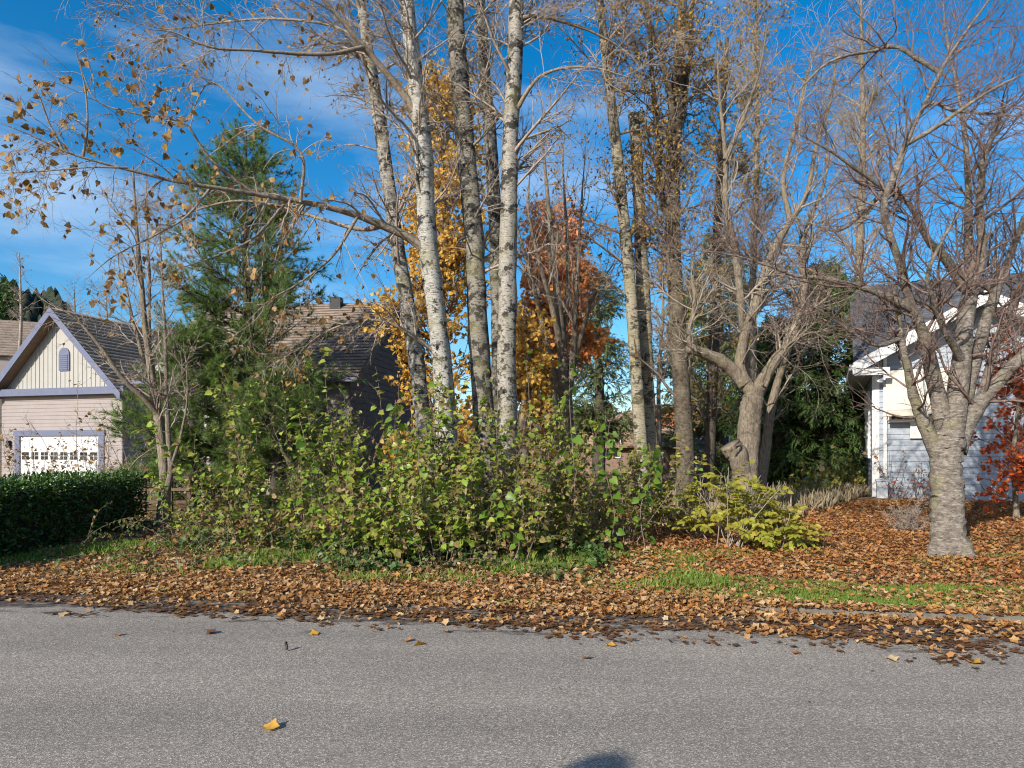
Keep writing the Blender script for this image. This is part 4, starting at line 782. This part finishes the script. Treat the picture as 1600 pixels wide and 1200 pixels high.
# ------------------------------------------------------------------ hedge and shrubs
def hedge():
    x0, x1, y0, y1, h = -8.3, -6.95, 7.6, 13.0, 1.1; loc = np.array([-7.6, 10.3, float(g(-7.6, 10.3))])
    r = root('hedge', loc, 'clipped dark evergreen hedge at the left edge', 'hedge')
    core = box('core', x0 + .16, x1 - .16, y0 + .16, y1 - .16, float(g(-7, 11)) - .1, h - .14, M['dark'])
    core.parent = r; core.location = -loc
    n = 15000; u = rng.random((n, 3)); face = rng.choice(4, n, p=[.38, .12, .12, .38]); p = np.empty((n, 3))
    z0 = float(g(-7, 11)) - .05
    p[:, 0] = x0 + (x1 - x0) * u[:, 0]; p[:, 1] = y0 + (y1 - y0) * u[:, 1]; p[:, 2] = z0 + (h - z0) * u[:, 2] ** .9
    dep = rng.exponential(.07, n); nv = np.zeros((n, 3))
    for f, (ax, val, s) in enumerate([(0, x1, 1), (1, y0, -1), (1, y1, 1), (2, h, 1)]):
        k = face == f; p[k, ax] = val - s * dep[k] + s * .07 * vnoise(p[k, 1] + p[k, 0], p[k, 2] * 1.3, 2.5, 3) + s * .03 * rng.normal(size=k.sum()); nv[k, ax] = s
    a = rng.normal(size=(n, 3)) * .6 + nv * .5 + np.array([0, 0, .1])
    V, F = leafcloud(p, a, rng.uniform(.05, .095, n), LEAFLET); F = F
    tv = V; obj('foliage', mesh_np('foliage', tv - loc, None, F), M['leaf_hedge'], r, 'stuff')
    Q = grow(np.stack([rng.uniform(x0 + .3, x1 - .12, 60), rng.uniform(y0, y1, 60), np.full(60, z0)], -1), np.array([[.1, 0, 1.]]) + rng.normal(size=(60, 3)) * .2, rng.uniform(.4, .8, 60), 5, .1, 0)
    V, q = tubes(Q, np.full((60, 5), .008), 4); obj('stems', mesh_np('stems', V - loc, q), M['twig'], r, 'stuff')
hedge()
LEAF_MESH = {}
def leaf_object(p, u, a, n, s, tmpl_key, mat, parent):
    key = (tmpl_key, mat)
    if key not in LEAF_MESH:
        tv, tt = {'heart': HEART, 'star': STARS[1], 'curl': CURL}[tmpl_key]; LEAF_MESH[key] = mesh_np('leaf', tv, None, tt); LEAF_MESH[key].materials.append(M[mat])
    o = bpy.data.objects.new('leaf', LEAF_MESH[key]); link(o, parent)
    from mathutils import Matrix
    m = np.eye(4); m[:3, 0] = u * s; m[:3, 1] = a * s; m[:3, 2] = n * s; m[:3, 3] = p; o.matrix_basis = Matrix(m.tolist())
    return o
def shrub(x, y, h, spread, stems, nleaf, label, mats=(('leaf_green', .6), ('leaf_olive', .3), ('leaf_brown', .1)), lsize=(.05, .11), name='leafy_shrub', cat='shrub', group=None, stemm='twig_dark', lo=.2, singles=45, side=5, jit=.07, tmpl=HEART, r0=.007):
    loc = G(x, y); r = root(name, loc, label, cat, group)
    P0 = loc + np.stack([rng.normal(size=stems) * spread * .35, rng.normal(size=stems) * spread * .3, np.full(stems, -.05)], -1); P0[:, 2] = g(P0[:, 0], P0[:, 1]) - .04
    D = np.stack([rng.normal(size=stems) * .22, rng.normal(size=stems) * .2, np.ones(stems)], -1)
    D[:, :2] += (P0 - loc)[:, :2] / max(spread, .1) * .35
    Ln = h * np.where(rng.random(stems) < .2, rng.uniform(1.1, 1.4, stems), rng.uniform(.45, 1.1, stems))
    Q = grow(P0, D, Ln, 9, jit, -.02); rq = np.linspace(1, .3, 9)[None] * (r0 * (Ln / h))[:, None]
    V, q = tubes(Q, rq, 5); obj('stems', mesh_np('stems', V - loc, q, None, True), M[stemm], r, 'stuff')
    T2, r2 = level(Q, rq, stems * side * (2 if name == 'leafy_shrub' else 1), t=(lo, .98), ang=(35, 75), ln=(h * .1, h * .3), S=5, jit=.12, trop=.02, rr=.6, rmin=.0042)
    V, q = tubes(T2, r2, 3); obj('twigs', mesh_np('twigs', V - loc, q, None, True), M[stemm], r, 'stuff')
    for mm, fr in mats:
        n = int(nleaf * fr * (1.5 if name == 'leafy_shrub' else 1))
        if n < 2: continue
        nA = n // 3; pa, da, _, _ = children(Q, rq, nA, (lo, 1), (40, 90), (1, 1), 0); pb, db, _, _ = children(T2, r2, n - nA, (.1, 1), (30, 90), (1, 1), 0)
        p, D = np.concatenate([pa, pb]), np.concatenate([da, db]); D = norm(D) * .8 + rng.normal(size=D.shape) * .3; D[:, 2] = D[:, 2] * .5 - (.3 if 'brown' not in mm else .9)
        s = rng.uniform(*lsize, n) * (.75 if 'brown' in mm else 1)
        k = np.argsort(p[:, 1] - s * 4)[:singles] if (mm == mats[0][0] and singles) else np.array([], int)
        if len(k):
            u, a, nn = frames(D[k], (-.25, -.3, 1.1))
            for i in range(len(k)): leaf_object(p[k[i]] - loc, u[i], a[i], nn[i], s[k[i]], 'heart', mm, r)
        m = np.ones(n, bool); m[k] = False
        V, F = leafcloud(p[m], D[m], s[m], tmpl, (-.25, -.3, 1.1)); obj('foliage', mesh_np('foliage', V - loc, None, F), M[mm], r, 'stuff')
    return r
GB = (('leaf_green', .68), ('leaf_olive', .2), ('leaf_brown', .12)); OL = (('leaf_green', .36), ('leaf_olive', .42), ('leaf_brown', .22)); DRY = (('leaf_brown', .55), ('leaf_olive', .45))
LEAFLET_W = (LEAFLET[0] * np.array([1.5, 1, 1]), LEAFLET[1])
GT = 'shrubs of the thicket below the birches'
def at(px, d): return (px - 800) / FPX * d, d
for px, d, h, sp, st, nl, mats, lab in [
    (360, 10.9, 1.25, .5, 12, 420, OL, 'leftmost tall shrub of the thicket, near the young tree'),
    (440, 10.4, 1.85, .55, 14, 620, GB, 'broad leaved shrub left in the thicket below the tan roof'),
    (505, 10.7, 2.05, .55, 14, 640, GB, 'tall green shrub of the thicket under the brown gable'),
    (570, 10.2, 2.0, .55, 15, 680, GB, 'bright leafy shrub between brown gable and leftmost birch'),
    (640, 10.4, 2.1, .55, 15, 680, GB, 'tall shrub right in front of the leftmost birch base'),
    (700, 10.1, 2.0, .55, 15, 680, GB, 'dense shrub hiding the foot of the large birch'),
    (760, 10.2, 1.75, .5, 14, 600, OL, 'shrub hiding the foot of the dark birch'),
    (815, 10.0, 1.75, .5, 14, 560, OL, 'shrub at the foot of the rightmost birch of the clump'),
    (868, 10.3, 1.7, .5, 12, 480, OL, 'brownish shrub just right of the birch clump'),
    (400, 10.0, .7, .5, 12, 220, OL, 'low shrub at the front left of the thicket'),
    (490, 9.5, .95, .5, 14, 320, OL, 'knee high shrub in the front row left of centre'),
    (550, 9.1, 1.35, .5, 15, 560, GB, 'front row shrub below the leaning leftmost birch'),
    (620, 8.9, 1.4, .5, 15, 600, GB, 'front row shrub with glossy leaves spilling to the verge'),
    (690, 8.8, 1.4, .5, 16, 620, GB, 'nearest green shrub at the middle of the verge'),
    (750, 8.9, 1.4, .45, 16, 560, GB, 'front shrub with a fan of bare brown stems'),
    (805, 9.0, 1.3, .45, 14, 480, OL, 'front shrub at the right shoulder of the thicket'),
    (870, 9.4, 1.15, .45, 12, 380, OL, 'thin low shrub right of the thicket front'),
    (940, 9.9, 1.35, .5, 12, 420, OL, 'loose shrub in front of the slender leaning birch'),
    (915, 10.6, 1.65, .45, 12, 420, GB, 'green shrub left of the paired slender trunks'),
    (985, 10.3, 1.25, .4, 10, 320, OL, 'shrub at the foot of the paired slender trunks'),
    (1045, 10.8, 1.2, .4, 10, 300, (('leaf_pinnate', .6), ('leaf_olive', .4)), 'yellowish shrub in front of the stout alder'),
    (300, 11.6, .85, .4, 10, 300, GB, 'small yellow green shrub beside the young tree foot')]:
    x, y = at(px, d); q = random.random(); shrub(x, y, h * (1.14 if d > 9.95 else 1.0), sp * random.uniform(.8, 1.25), int(st * random.uniform(.8, 1.4)), int(nl * random.uniform(.75, 1.15)), lab, mats, group=GT, lsize=((.035, .075) if q < .3 else (.05, .1) if q < .7 else (.05, .115)), tmpl=(LEAFLET_W if q < .3 else HEART))
for px, d, h, nl, lab in [(60, 20, 2.6, 120, 'sparse shrub with brown leaves before the garage door left half'), (128, 19, 2.7, 130, 'sparse shrub with hanging brown leaves before the garage door right half'), (205, 17, 2.2, 60, 'bare twiggy shrub between hedge end and garage corner')]:
    x, y = at(px, d); shrub(x, y, h, .9, 16, nl, lab, (('leaf_birch', 1),), (.07, .12), name='bare_shrub', stemm='twig', singles=0, side=12, lo=.3, r0=.012, jit=.1)
x, y = at(1418, 11.0); shrub(x, y, .55, .22, 40, 20, 'small dry tan bush left of the cherry trunk', (('leaf_brown', 1),), (.02, .04), name='dry_bush', stemm='twig', singles=0, side=20, lo=.1, r0=.003, jit=.14)
for px, d, h, lab in [(1400, 15.4, .9, 'reddish twiggy shrub at the grey house corner'), (1440, 15.2, .7, 'small twiggy shrub below the front windows')]:
    x, y = at(px, d); shrub(x, y, h, .35, 12, 70, lab, (('leaf_red', .5), ('leaf_brown', .5)), (.04, .07), name='bare_shrub', stemm='twig_dark', singles=0, side=8)
for px, d, h, lab in [(1325, 16.5, 1.0, 'yellow leaved shrub below the dark cedar'), (1255, 15.5, .8, 'low green shrub between slim maple and dark cedar')]:
    x, y = at(px, d); shrub(x, y, h, .5, 10, 160, lab, (('leaf_pinnate', .5), ('leaf_olive', .5)), (.06, .11), singles=0)
def sapling(px, d, ytop, lean, nleaf, lsize, label):
    x, y = at(px, d); loc = G(x, y); r = root('sapling', loc, label, 'sapling'); top = W(px + lean, ytop, d)
    P = catmull(np.array([loc - [0, 0, .05], loc * .66 + top * .34 + rng.normal(size=3) * .07, loc * .33 + top * .67 + rng.normal(size=3) * .07, top]), 20)
    V, q = tubes(P[None], np.linspace(.008, .003, 20)[None], 6); obj('stem', mesh_np('stem', V - loc, q, None, True), M['twig_dark'], r)
    nleaf = int(nleaf * 1.5)
    for i in range(nleaf):
        t = .15 + .85 * (i + rng.random()) / nleaf; k = min(int(t * 19), 18); az = i * 2.4 + rng.normal() * .3; s = rng.uniform(lsize[0] * .6, lsize[1] * .9) * (1.05 - .35 * abs(t - .6))
        out = np.array([math.cos(az), math.sin(az), .25]); pe = P[k] + out * s * rng.uniform(.4, .8)
        V, q = tubes(np.stack([P[k], (P[k] + pe) / 2 + [0, 0, .01], pe])[None], np.full((1, 3), .0022), 3); obj('leaf_stalk', mesh_np('leaf_stalk', V - loc, q), M['twig_dark'], r)
        u, a, n = frames((out + np.array([0, 0, -.75]) + rng.normal(size=3) * .15)[None], (-.3, -.5, .8)); leaf_object(pe - loc, u[0], a[0], n[0], s, 'heart', 'leaf_sapling', r)
for a_ in [(893, 9.2, 545, -2, 15, (.12, .19), 'tall slim sapling with big dark leaves before the vase shaped tree'), (1010, 9.6, 690, 4, 26, (.1, .17), 'bright green sapling before the snapped trunk'), (950, 9.4, 655, 3, 30, (.1, .17), 'leafy sapling between thicket and leaning birch'),
           (612, 9.4, 625, 6, 26, (.09, .15), 'sapling topping the thicket beside the leftmost birch'), (795, 8.7, 770, -10, 18, (.09, .16), 'short sapling with bright leaves at the thicket front'), (480, 9.8, 655, -12, 24, (.1, .17), 'sapling with large leaves at the left of the thicket')]: sapling(*a_)
def pinnate(px, d, label, fronds, h, sp):
    x, y = at(px, d); loc = G(x, y); r = root('pinnate_shrub', loc, label, 'shrub')
    n = fronds // 3; P0 = loc + np.stack([rng.normal(size=n) * .08, rng.normal(size=n) * .06, np.full(n, -.03)], -1)
    Q = grow(P0, np.stack([rng.normal(size=n) * .45 * sp, rng.normal(size=n) * .3 - .1, np.ones(n)], -1), h * rng.uniform(.55, 1, n), 8, .07, -.015)
    V, q = tubes(Q, np.linspace(.009, .004, 8)[None] * np.ones((n, 1)), 5); obj('stems', mesh_np('stems', V - loc, q, None, True), M['twig'], r, 'stuff')
    pos, D, Ln, _ = children(Q, np.full((n, 8), .006), fronds, (.3, 1), (35, 80), (.28, .5), .1)
    Fr = grow(pos, D, Ln, 9, .05, -.09)
    for i in range(fronds):
        ax = Fr[i]; T = norm(np.gradient(ax, axis=0)); side = norm(np.cross(T, [0, 0, 1.])); pp, aa = [], []
        for k in range(2, 9):
            for sg in (-1, 1): pp.append(ax[k]); aa.append(side[k] * sg + T[k] * .5 + [0, 0, -.25 + rng.normal() * .12])
        pp.append(ax[-1]); aa.append(T[-1])
        V, F = leafcloud(np.array(pp), np.array(aa), rng.uniform(.075, .115, len(pp)), (LEAFLET[0] * np.array([1.35, 1, 1]), LEAFLET[1]), (-.2, -.4, .9)); Vt, qt = tubes(ax[None], np.full((1, 9), .0025), 3)
        V = V - loc; Vt = Vt - loc; m = mesh_np('frond', np.vstack([V, Vt]), qt + len(V), F); obj('frond', m, M['leaf_pinnate'], r)
pinnate(1150, 9.8, 'yellow green shrub with feathered leaves at the pollarded maple foot', 60, 1.25, .75)
pinnate(1222, 9.6, 'low feathery yellow green shrub at the edge of the leaf carpet', 40, .62, .9)
pinnate(1090, 10.6, 'yellowing feathery shrub in front of the stout alder', 30, 1.15, .8)

# fence by the garage, house-side clutter
fr = root('wood_fence', G(*at(262, 15.5)), 'low brown wooden fence behind the young tree', 'fence')
for i, z in enumerate((.2, .48, .76)): box('rail', -1.3, .5, -.02, .02, z, z + .06, M['fence'], fr)
for x in (-1.2, -.6, .0, .42): box('post', x, x + .08, .021, .09, -.2, .9, M['fence'], fr)
def hose():
    p0 = W(1515, 776, 14.6); P = []
    for k in range(70):
        a = k / 69; ang = a * 4.6 * math.pi; P.append(p0 + [.1 + a * .75 + .12 * math.sin(ang * .5), -.12 - .05 * math.sin(ang), .04 + .17 * (1 - math.cos(ang)) * (.4 + a * .6)])
    P = catmull(np.array(P), 140); P[:, 2] = np.maximum(P[:, 2], g(P[:, 0], P[:, 1]) + .015); V, q = tubes(P[None], np.full((1, 140), .011), 6)
    o = obj('garden_hose', mesh_np('garden_hose', V - P[0], q, None, True), M['white']); o.location = P[0]; meta(o, 'white garden hose looped against the grey house base', 'hose')
hose()
ub = root('grey_bin', G(*at(1378, 15.6)), 'small grey bin standing at the grey house corner', 'bin', rz=R(-25))
prism('body', [(-.11, -.11, -.05), (.11, -.11, -.05), (.11, .11, -.05), (-.11, .11, -.05)], (0, 0, .42), M['metal_grey'], ub); box('lid', -.13, .13, -.13, .13, .371, .41, M['metal_grey'], ub)

# ------------------------------------------------------------------ leaf litter, grass, ground ivy
def scatter(n, x0, x1, s0, s1, dens):
    x = rng.uniform(x0, x1, n); s = rng.uniform(s0, s1, n); y = yk(x) + s; k = rng.random(n) < dens(x, s); return x[k], y[k], s[k]
def surf(x, y): return np.maximum(g(x, y), np.where(y < yk(x), .002 + .03 * np.clip((yk(x) - y) / 4.5, 0, 1), np.where((y < yk(x) + .14) & (x > 2.3), .07, -1)))
def litter(name, label, x, y, mat, size, lift=.02, tmpl=STARS, flat=1.0):
    parts = []; which = rng.integers(0, len(tmpl), len(x))
    for i, tm in enumerate(tmpl):
        k = which == i; n = k.sum()
        p = np.stack([x[k], y[k], surf(x[k], y[k]) + rng.exponential(lift, n) + .006], -1)
        ax = rng.normal(size=(n, 3)); ax[:, 2] *= .25 / flat
        u, a, _ = frames(ax); nn = norm(np.array([0, 0, 1.]) + rng.normal(size=(n, 3)) * .33 / flat)
        a = norm(a - (a * nn).sum(1, keepdims=True) * nn); u = np.cross(a, nn); s = rng.uniform(*size, n)[:, None, None]; tv, tt = tm
        V = p[:, None] + s * (tv[None, :, 0:1] * u[:, None] + tv[None, :, 1:2] * a[:, None] + tv[None, :, 2:3] * nn[:, None])
        parts.append((V.reshape(-1, 3), ((np.arange(n) * len(tv))[:, None, None] + tt[None]).reshape(-1, 3)))
    V, F = merge(parts); return meta(obj(name, mesh_np(name, V, None, F), M[mat]), label, 'leaf litter', kind='stuff')
TM = [STARS[0], STARS[1], STARS[2], CURL, CURL]
redge = lambda x: -1.12 - .05 * x + .28 * vnoise(x, x * 0, 1.9, 4) + .14 * vnoise(x, x * 0, 5.1, 5)
fade = lambda s, a, b: np.clip((s - a) / (b - a), 0, 1)
patch = lambda x, s: .5 + .5 * vnoise(x, s * 2.2, 1.7, 6)
x, y, s = scatter(90000, -12, 9, -2.0, 1.1, lambda x, s: fade(s, redge(x), redge(x) + .5) * np.where(s < -.12, .06 + .6 * np.clip(patch(x * 1.3, s * 1.5) * 2.2 - .95, 0, 1) * np.clip(1.25 + s, .2, 1) + .3 * fade(s, -.35, -.12), .9) * (1 - .95 * ((s > .16) & (s < 1.3)) * fade(x, 1.6, 3.0) * np.clip(.85 + .8 * vnoise(x * .7, s * 1.5, 1.3, 9), 0, 1)) * (1 - .6 * ((s > .7) & (x > -.6) & (x < 2))))
litter('leaf_litter', 'drift of dry tan leaves along the road edge', x, y, 'litter', (.035, .09), .012, TM)
x, y, s = scatter(30000, -12, 9, -2.0, .2, lambda x, s: fade(s, redge(x) - .12, redge(x) + .4) * np.clip(patch(x + 3, s * 1.4) * 2.0 - .5, 0, 1))
litter('wet_leaves', 'sodden dark leaves flattened on the road edge', x, y, 'litter_wet', (.035, .095), .003, [STARS[0]], 4)
x, y, s = scatter(76000, .5, 14, .6, 10, lambda x, s: fade(x, .5, 3) * (.35 + .65 * fade(s, 1.0, 2.6)) * (1 - .8 * np.clip(vnoise(x, s, 1.1, 8) * 2 - .5, 0, 1) * (s < 2.6)) * (s < 9.5) * (1 - .95 * ((s > .16) & (s < 1.3)) * fade(x, 1.6, 3.0) * np.clip(.85 + .8 * vnoise(x * .7, s * 1.5, 1.3, 9), 0, 1)))
litter('leaf_carpet', 'golden brown leaf carpet on the slope around the cherry', x, y, 'litter_gold', (.04, .09), .013, TM)
x, y, s = scatter(16000, -.5, 14, .5, 5, lambda x, s: fade(x, -.5, 2) * (.5 + .5 * patch(x, s)) * (1 - .85 * np.clip(vnoise(x, s, 1.1, 8) * 2 - .5, 0, 1) * (s < 2.6)) * np.clip(1.3 - s * .2, .2, 1) * (1 - .95 * ((s > .16) & (s < 1.3)) * fade(x, 1.6, 3.0) * np.clip(.85 + .8 * vnoise(x * .7, s * 1.5, 1.3, 9), 0, 1)))
litter('rust_leaves', 'rust brown leaves strewn over the front lawn', x, y, 'litter', (.035, .09), .012, TM)
x, y, s = scatter(46000, -12, 2, .7, 7, lambda x, s: (.3 + .7 * patch(x, s)) * (1 - .5 * fade(s, 3, 7)))
litter('verge_leaves', 'tan leaves lying under and before the thicket', x, y, 'litter', (.045, .1), .022, TM)
x, y, s = scatter(2600, .9, 4.2, -.14, .26, lambda x, s: np.clip((4.0 - x) / 2.2, .1, 1) * np.clip(.5 + patch(x, s), 0, 1))
litter('kerb_leaves', 'leaves heaped over the start of the kerb', x, y, 'litter', (.04, .095), .02, TM)
x, y, s = scatter(5200, -9, 8, -3.4, -.5, lambda x, s: np.exp((s + .7) * 2.2) * .5)
litter('leaf_crumbs', 'crumbs of broken leaf and grit on the asphalt', x, y, 'litter_wet', (.008, .024), .001, [CURL], 3)
def blades(name, label, x, y, mat, size, tmpl=BLADE, wid=1.0):
    n = len(x); p = np.stack([x, y, g(x, y) - .005], -1); D = rng.normal(size=(n, 3)) * .35; D[:, 2] = 1
    V, F = leafcloud(p, D, rng.uniform(*size, n), (tmpl[0] * np.array([wid, 1, 1]), tmpl[1])); return meta(obj(name, mesh_np(name, V, None, F), M[mat]), label, 'grass', kind='stuff')
gm = lambda x, s: np.clip(vnoise(x, s, 1.1, 8) * 2.2 - .2, 0, 1)
x, y, s = scatter(210000, .6, 9, .14, 3.2, lambda x, s: np.clip(gm(x, s) * (s > .5) + (s < 1.3) * fade(x, 1.2, 2.6) * np.clip(.9 + .8 * vnoise(x * .7, s * 1.5, 1.3, 9), 0, 1), 0, 1))
blades('lawn_grass', 'short green lawn grass beside the kerb at right', x, y, 'grass', (.02, .055), wid=1.3)
x, y, s = scatter(70000, -12, 2.4, .6, 2.6, lambda x, s: np.clip(vnoise(x, s, 1.6, 10) * 1.6 + .1, 0, 1) * fade(s, .45, 1.0))
blades('verge_grass', 'tufts of green grass among leaves on the verge', x, y, 'grass', (.05, .15), wid=.7)
x, y, s = scatter(30000, 2.5, 9, 6.0, 11, lambda x, s: np.clip(vnoise(x, s, 1.2, 11) + .4, 0, 1) * (x < s * .78 + .2))
blades('dry_grass', 'tall dry tan grass below the dark cedar', x, y, 'grass_dry', (.1, .4), wid=.07)
x, y, s = scatter(15000, -7, 1.2, 1.0, 3.2, lambda x, s: np.clip(vnoise(x, s, 1.3, 12) * 1.4 + .35, 0, 1) * fade(s, .9, 1.5) * fade(x, -5.2, -3.4))
p = np.stack([x, y, g(x, y) + rng.uniform(.02, .24, len(x)) * np.clip(s - .7, .3, 1)], -1); D = rng.normal(size=p.shape); D[:, 2] *= .4
V, F = leafcloud(p, D, rng.uniform(.04, .085, len(x)), HEART, (-.2, -.4, .9)); meta(obj('ground_ivy', mesh_np('ground_ivy', V, None, F), M['leaf_ivy']), 'low dark bramble and ivy before the thicket', 'ground cover', kind='stuff')

def leaf_on_road(px, py, size, mat, label, tm='star', name='fallen_leaf', yaw=0.):
    d_ = CAM_H * FPX / (py - HZ); x = (px - 800) / FPX * d_; z = float(surf(np.array([x]), np.array([d_]))[0]); d_ = (CAM_H - z) * FPX / (py - HZ); x = (px - 800) / FPX * d_
    tv, tt = {'star': STARS[1], 'curl': CURL}[tm]; o = obj(name, mesh_np(name, tv * size, None, tt), M[mat]); o.location = (x, d_, z + .006); o.rotation_euler = (rng.normal() * .15, rng.normal() * .15, yaw or rng.uniform(0, 6.28))
    return meta(o, label, 'leaf', 'single leaves lying on the asphalt')
for a_ in [(420, 1139, .13, 'leaf_bright', 'single golden leaf alone on the near asphalt at lower left'), (490, 992, .1, 'leaf_bright', 'yellow leaf on the asphalt above the dark twig'), (657, 1008, .12, 'leaf_bright', 'amber leaf on the asphalt left of centre'), (636, 1002, .09, 'litter', 'tan leaf just left of the amber leaf on the asphalt'),
           (697, 988, .11, 'litter', 'upright pale curled leaf at the edge of the leaf drift'), (916, 1029, .11, 'litter', 'lone tan leaf on the asphalt right of centre'), (953, 1010, .1, 'leaf_bright', 'small yellow leaf just off the leaf drift'), (185, 993, .09, 'litter', 'lone tan leaf on the asphalt at far left'),
           (100, 962, .11, 'litter', 'brown leaf at the left edge of the asphalt'), (330, 990, .12, 'litter_wet', 'dark flat leaf on the asphalt left of the twig'), (1245, 1022, .1, 'litter', 'leaf on the asphalt below the pollarded maple'), (1395, 1032, .12, 'litter', 'pale leaf on the asphalt left of the dark damp patch'),
           (1385, 1010, .11, 'litter', 'curled leaf on the asphalt near the right drift'), (1520, 1036, .13, 'leaf_bright', 'orange leaf lying on the dark damp patch at right')]: leaf_on_road(a_[0], a_[1], a_[2], a_[3], a_[4], 'curl' if 'curl' in a_[4] else 'star')
d_ = CAM_H * FPX / (1020 - HZ); x = (447 - 800) / FPX * d_
V, q = tubes(catmull(np.array([(0, 0, .005), (.004, .0, .03), (-.004, .005, .05), (.003, .0, .062)]), 8)[None], np.array([[.012, .014, .013, .012, .012, .012, .013, .009]]), 6)
o = obj('bark_chip', mesh_np('bark_chip', V, q, None, True), M['bark_dark']); o.location = (x, d_, .02); meta(o, 'short dark stub of wood upright on the asphalt', 'wood chip')

# street lamp across the road behind the camera: only the tip of its shadow falls into the picture, at the bottom edge
lp = root('street_lamp', (-4.24, -3.09, 0), 'street lamp across the road whose globe shadow touches the near asphalt', 'street lamp')
V, q = tubes(np.stack([np.zeros(8), np.zeros(8), np.linspace(-.1, 3.75, 8)], -1)[None], np.linspace(.07, .04, 8)[None], 12); obj('post', mesh_np('post', V, q, None, True), M['dark'], lp)
blob('globe', np.array([0, 0, 3.98]), (.17, .17, .2), M['white'], lp, amp=0)
blob('collar', np.array([0, 0, 3.76]), (.09, .09, .05), M['dark'], lp, amp=0)

def brambles():
    n = 260; x = rng.uniform(-6.2, .6, n); sv = rng.uniform(1.0, 3.4, n); y = yk(x) + sv; P0 = np.stack([x, y, g(x, y)], -1)
    D = rng.normal(size=(n, 3)) * .7; D[:, 2] = rng.uniform(.5, 1.1, n); Q = grow(P0, D, rng.uniform(.4, 1.1, n), 9, .1, -.2); Q[:, :, 2] = np.maximum(Q[:, :, 2], g(Q[:, :, 0], Q[:, :, 1]) + .02)
    rq = np.linspace(.0045, .002, 9)[None] * np.ones((n, 1)); V, q = tubes(Q, rq, 4)
    b = meta(obj('bramble_canes', mesh_np('bramble_canes', V, q, None, True), M['twig_dark']), 'tangle of arching bramble canes before the thicket', 'ground cover', kind='stuff')
    for mm, k in (('leaf_ivy', 2600), ('leaf_olive', 1500), ('leaf_brown', 1500)):
        p, Dv, _, _ = children(Q, rq, k, (.1, 1), (40, 90), (1, 1), 0); Dv = Dv * .8 + rng.normal(size=Dv.shape) * .4; Dv[:, 2] -= .2
        V, F = leafcloud(p, Dv, rng.uniform(.03, .075, k), LEAFLET_W, (-.2, -.3, 1)); o = obj('foliage', mesh_np('foliage', V, None, F), M[mm], b, 'stuff')
brambles()
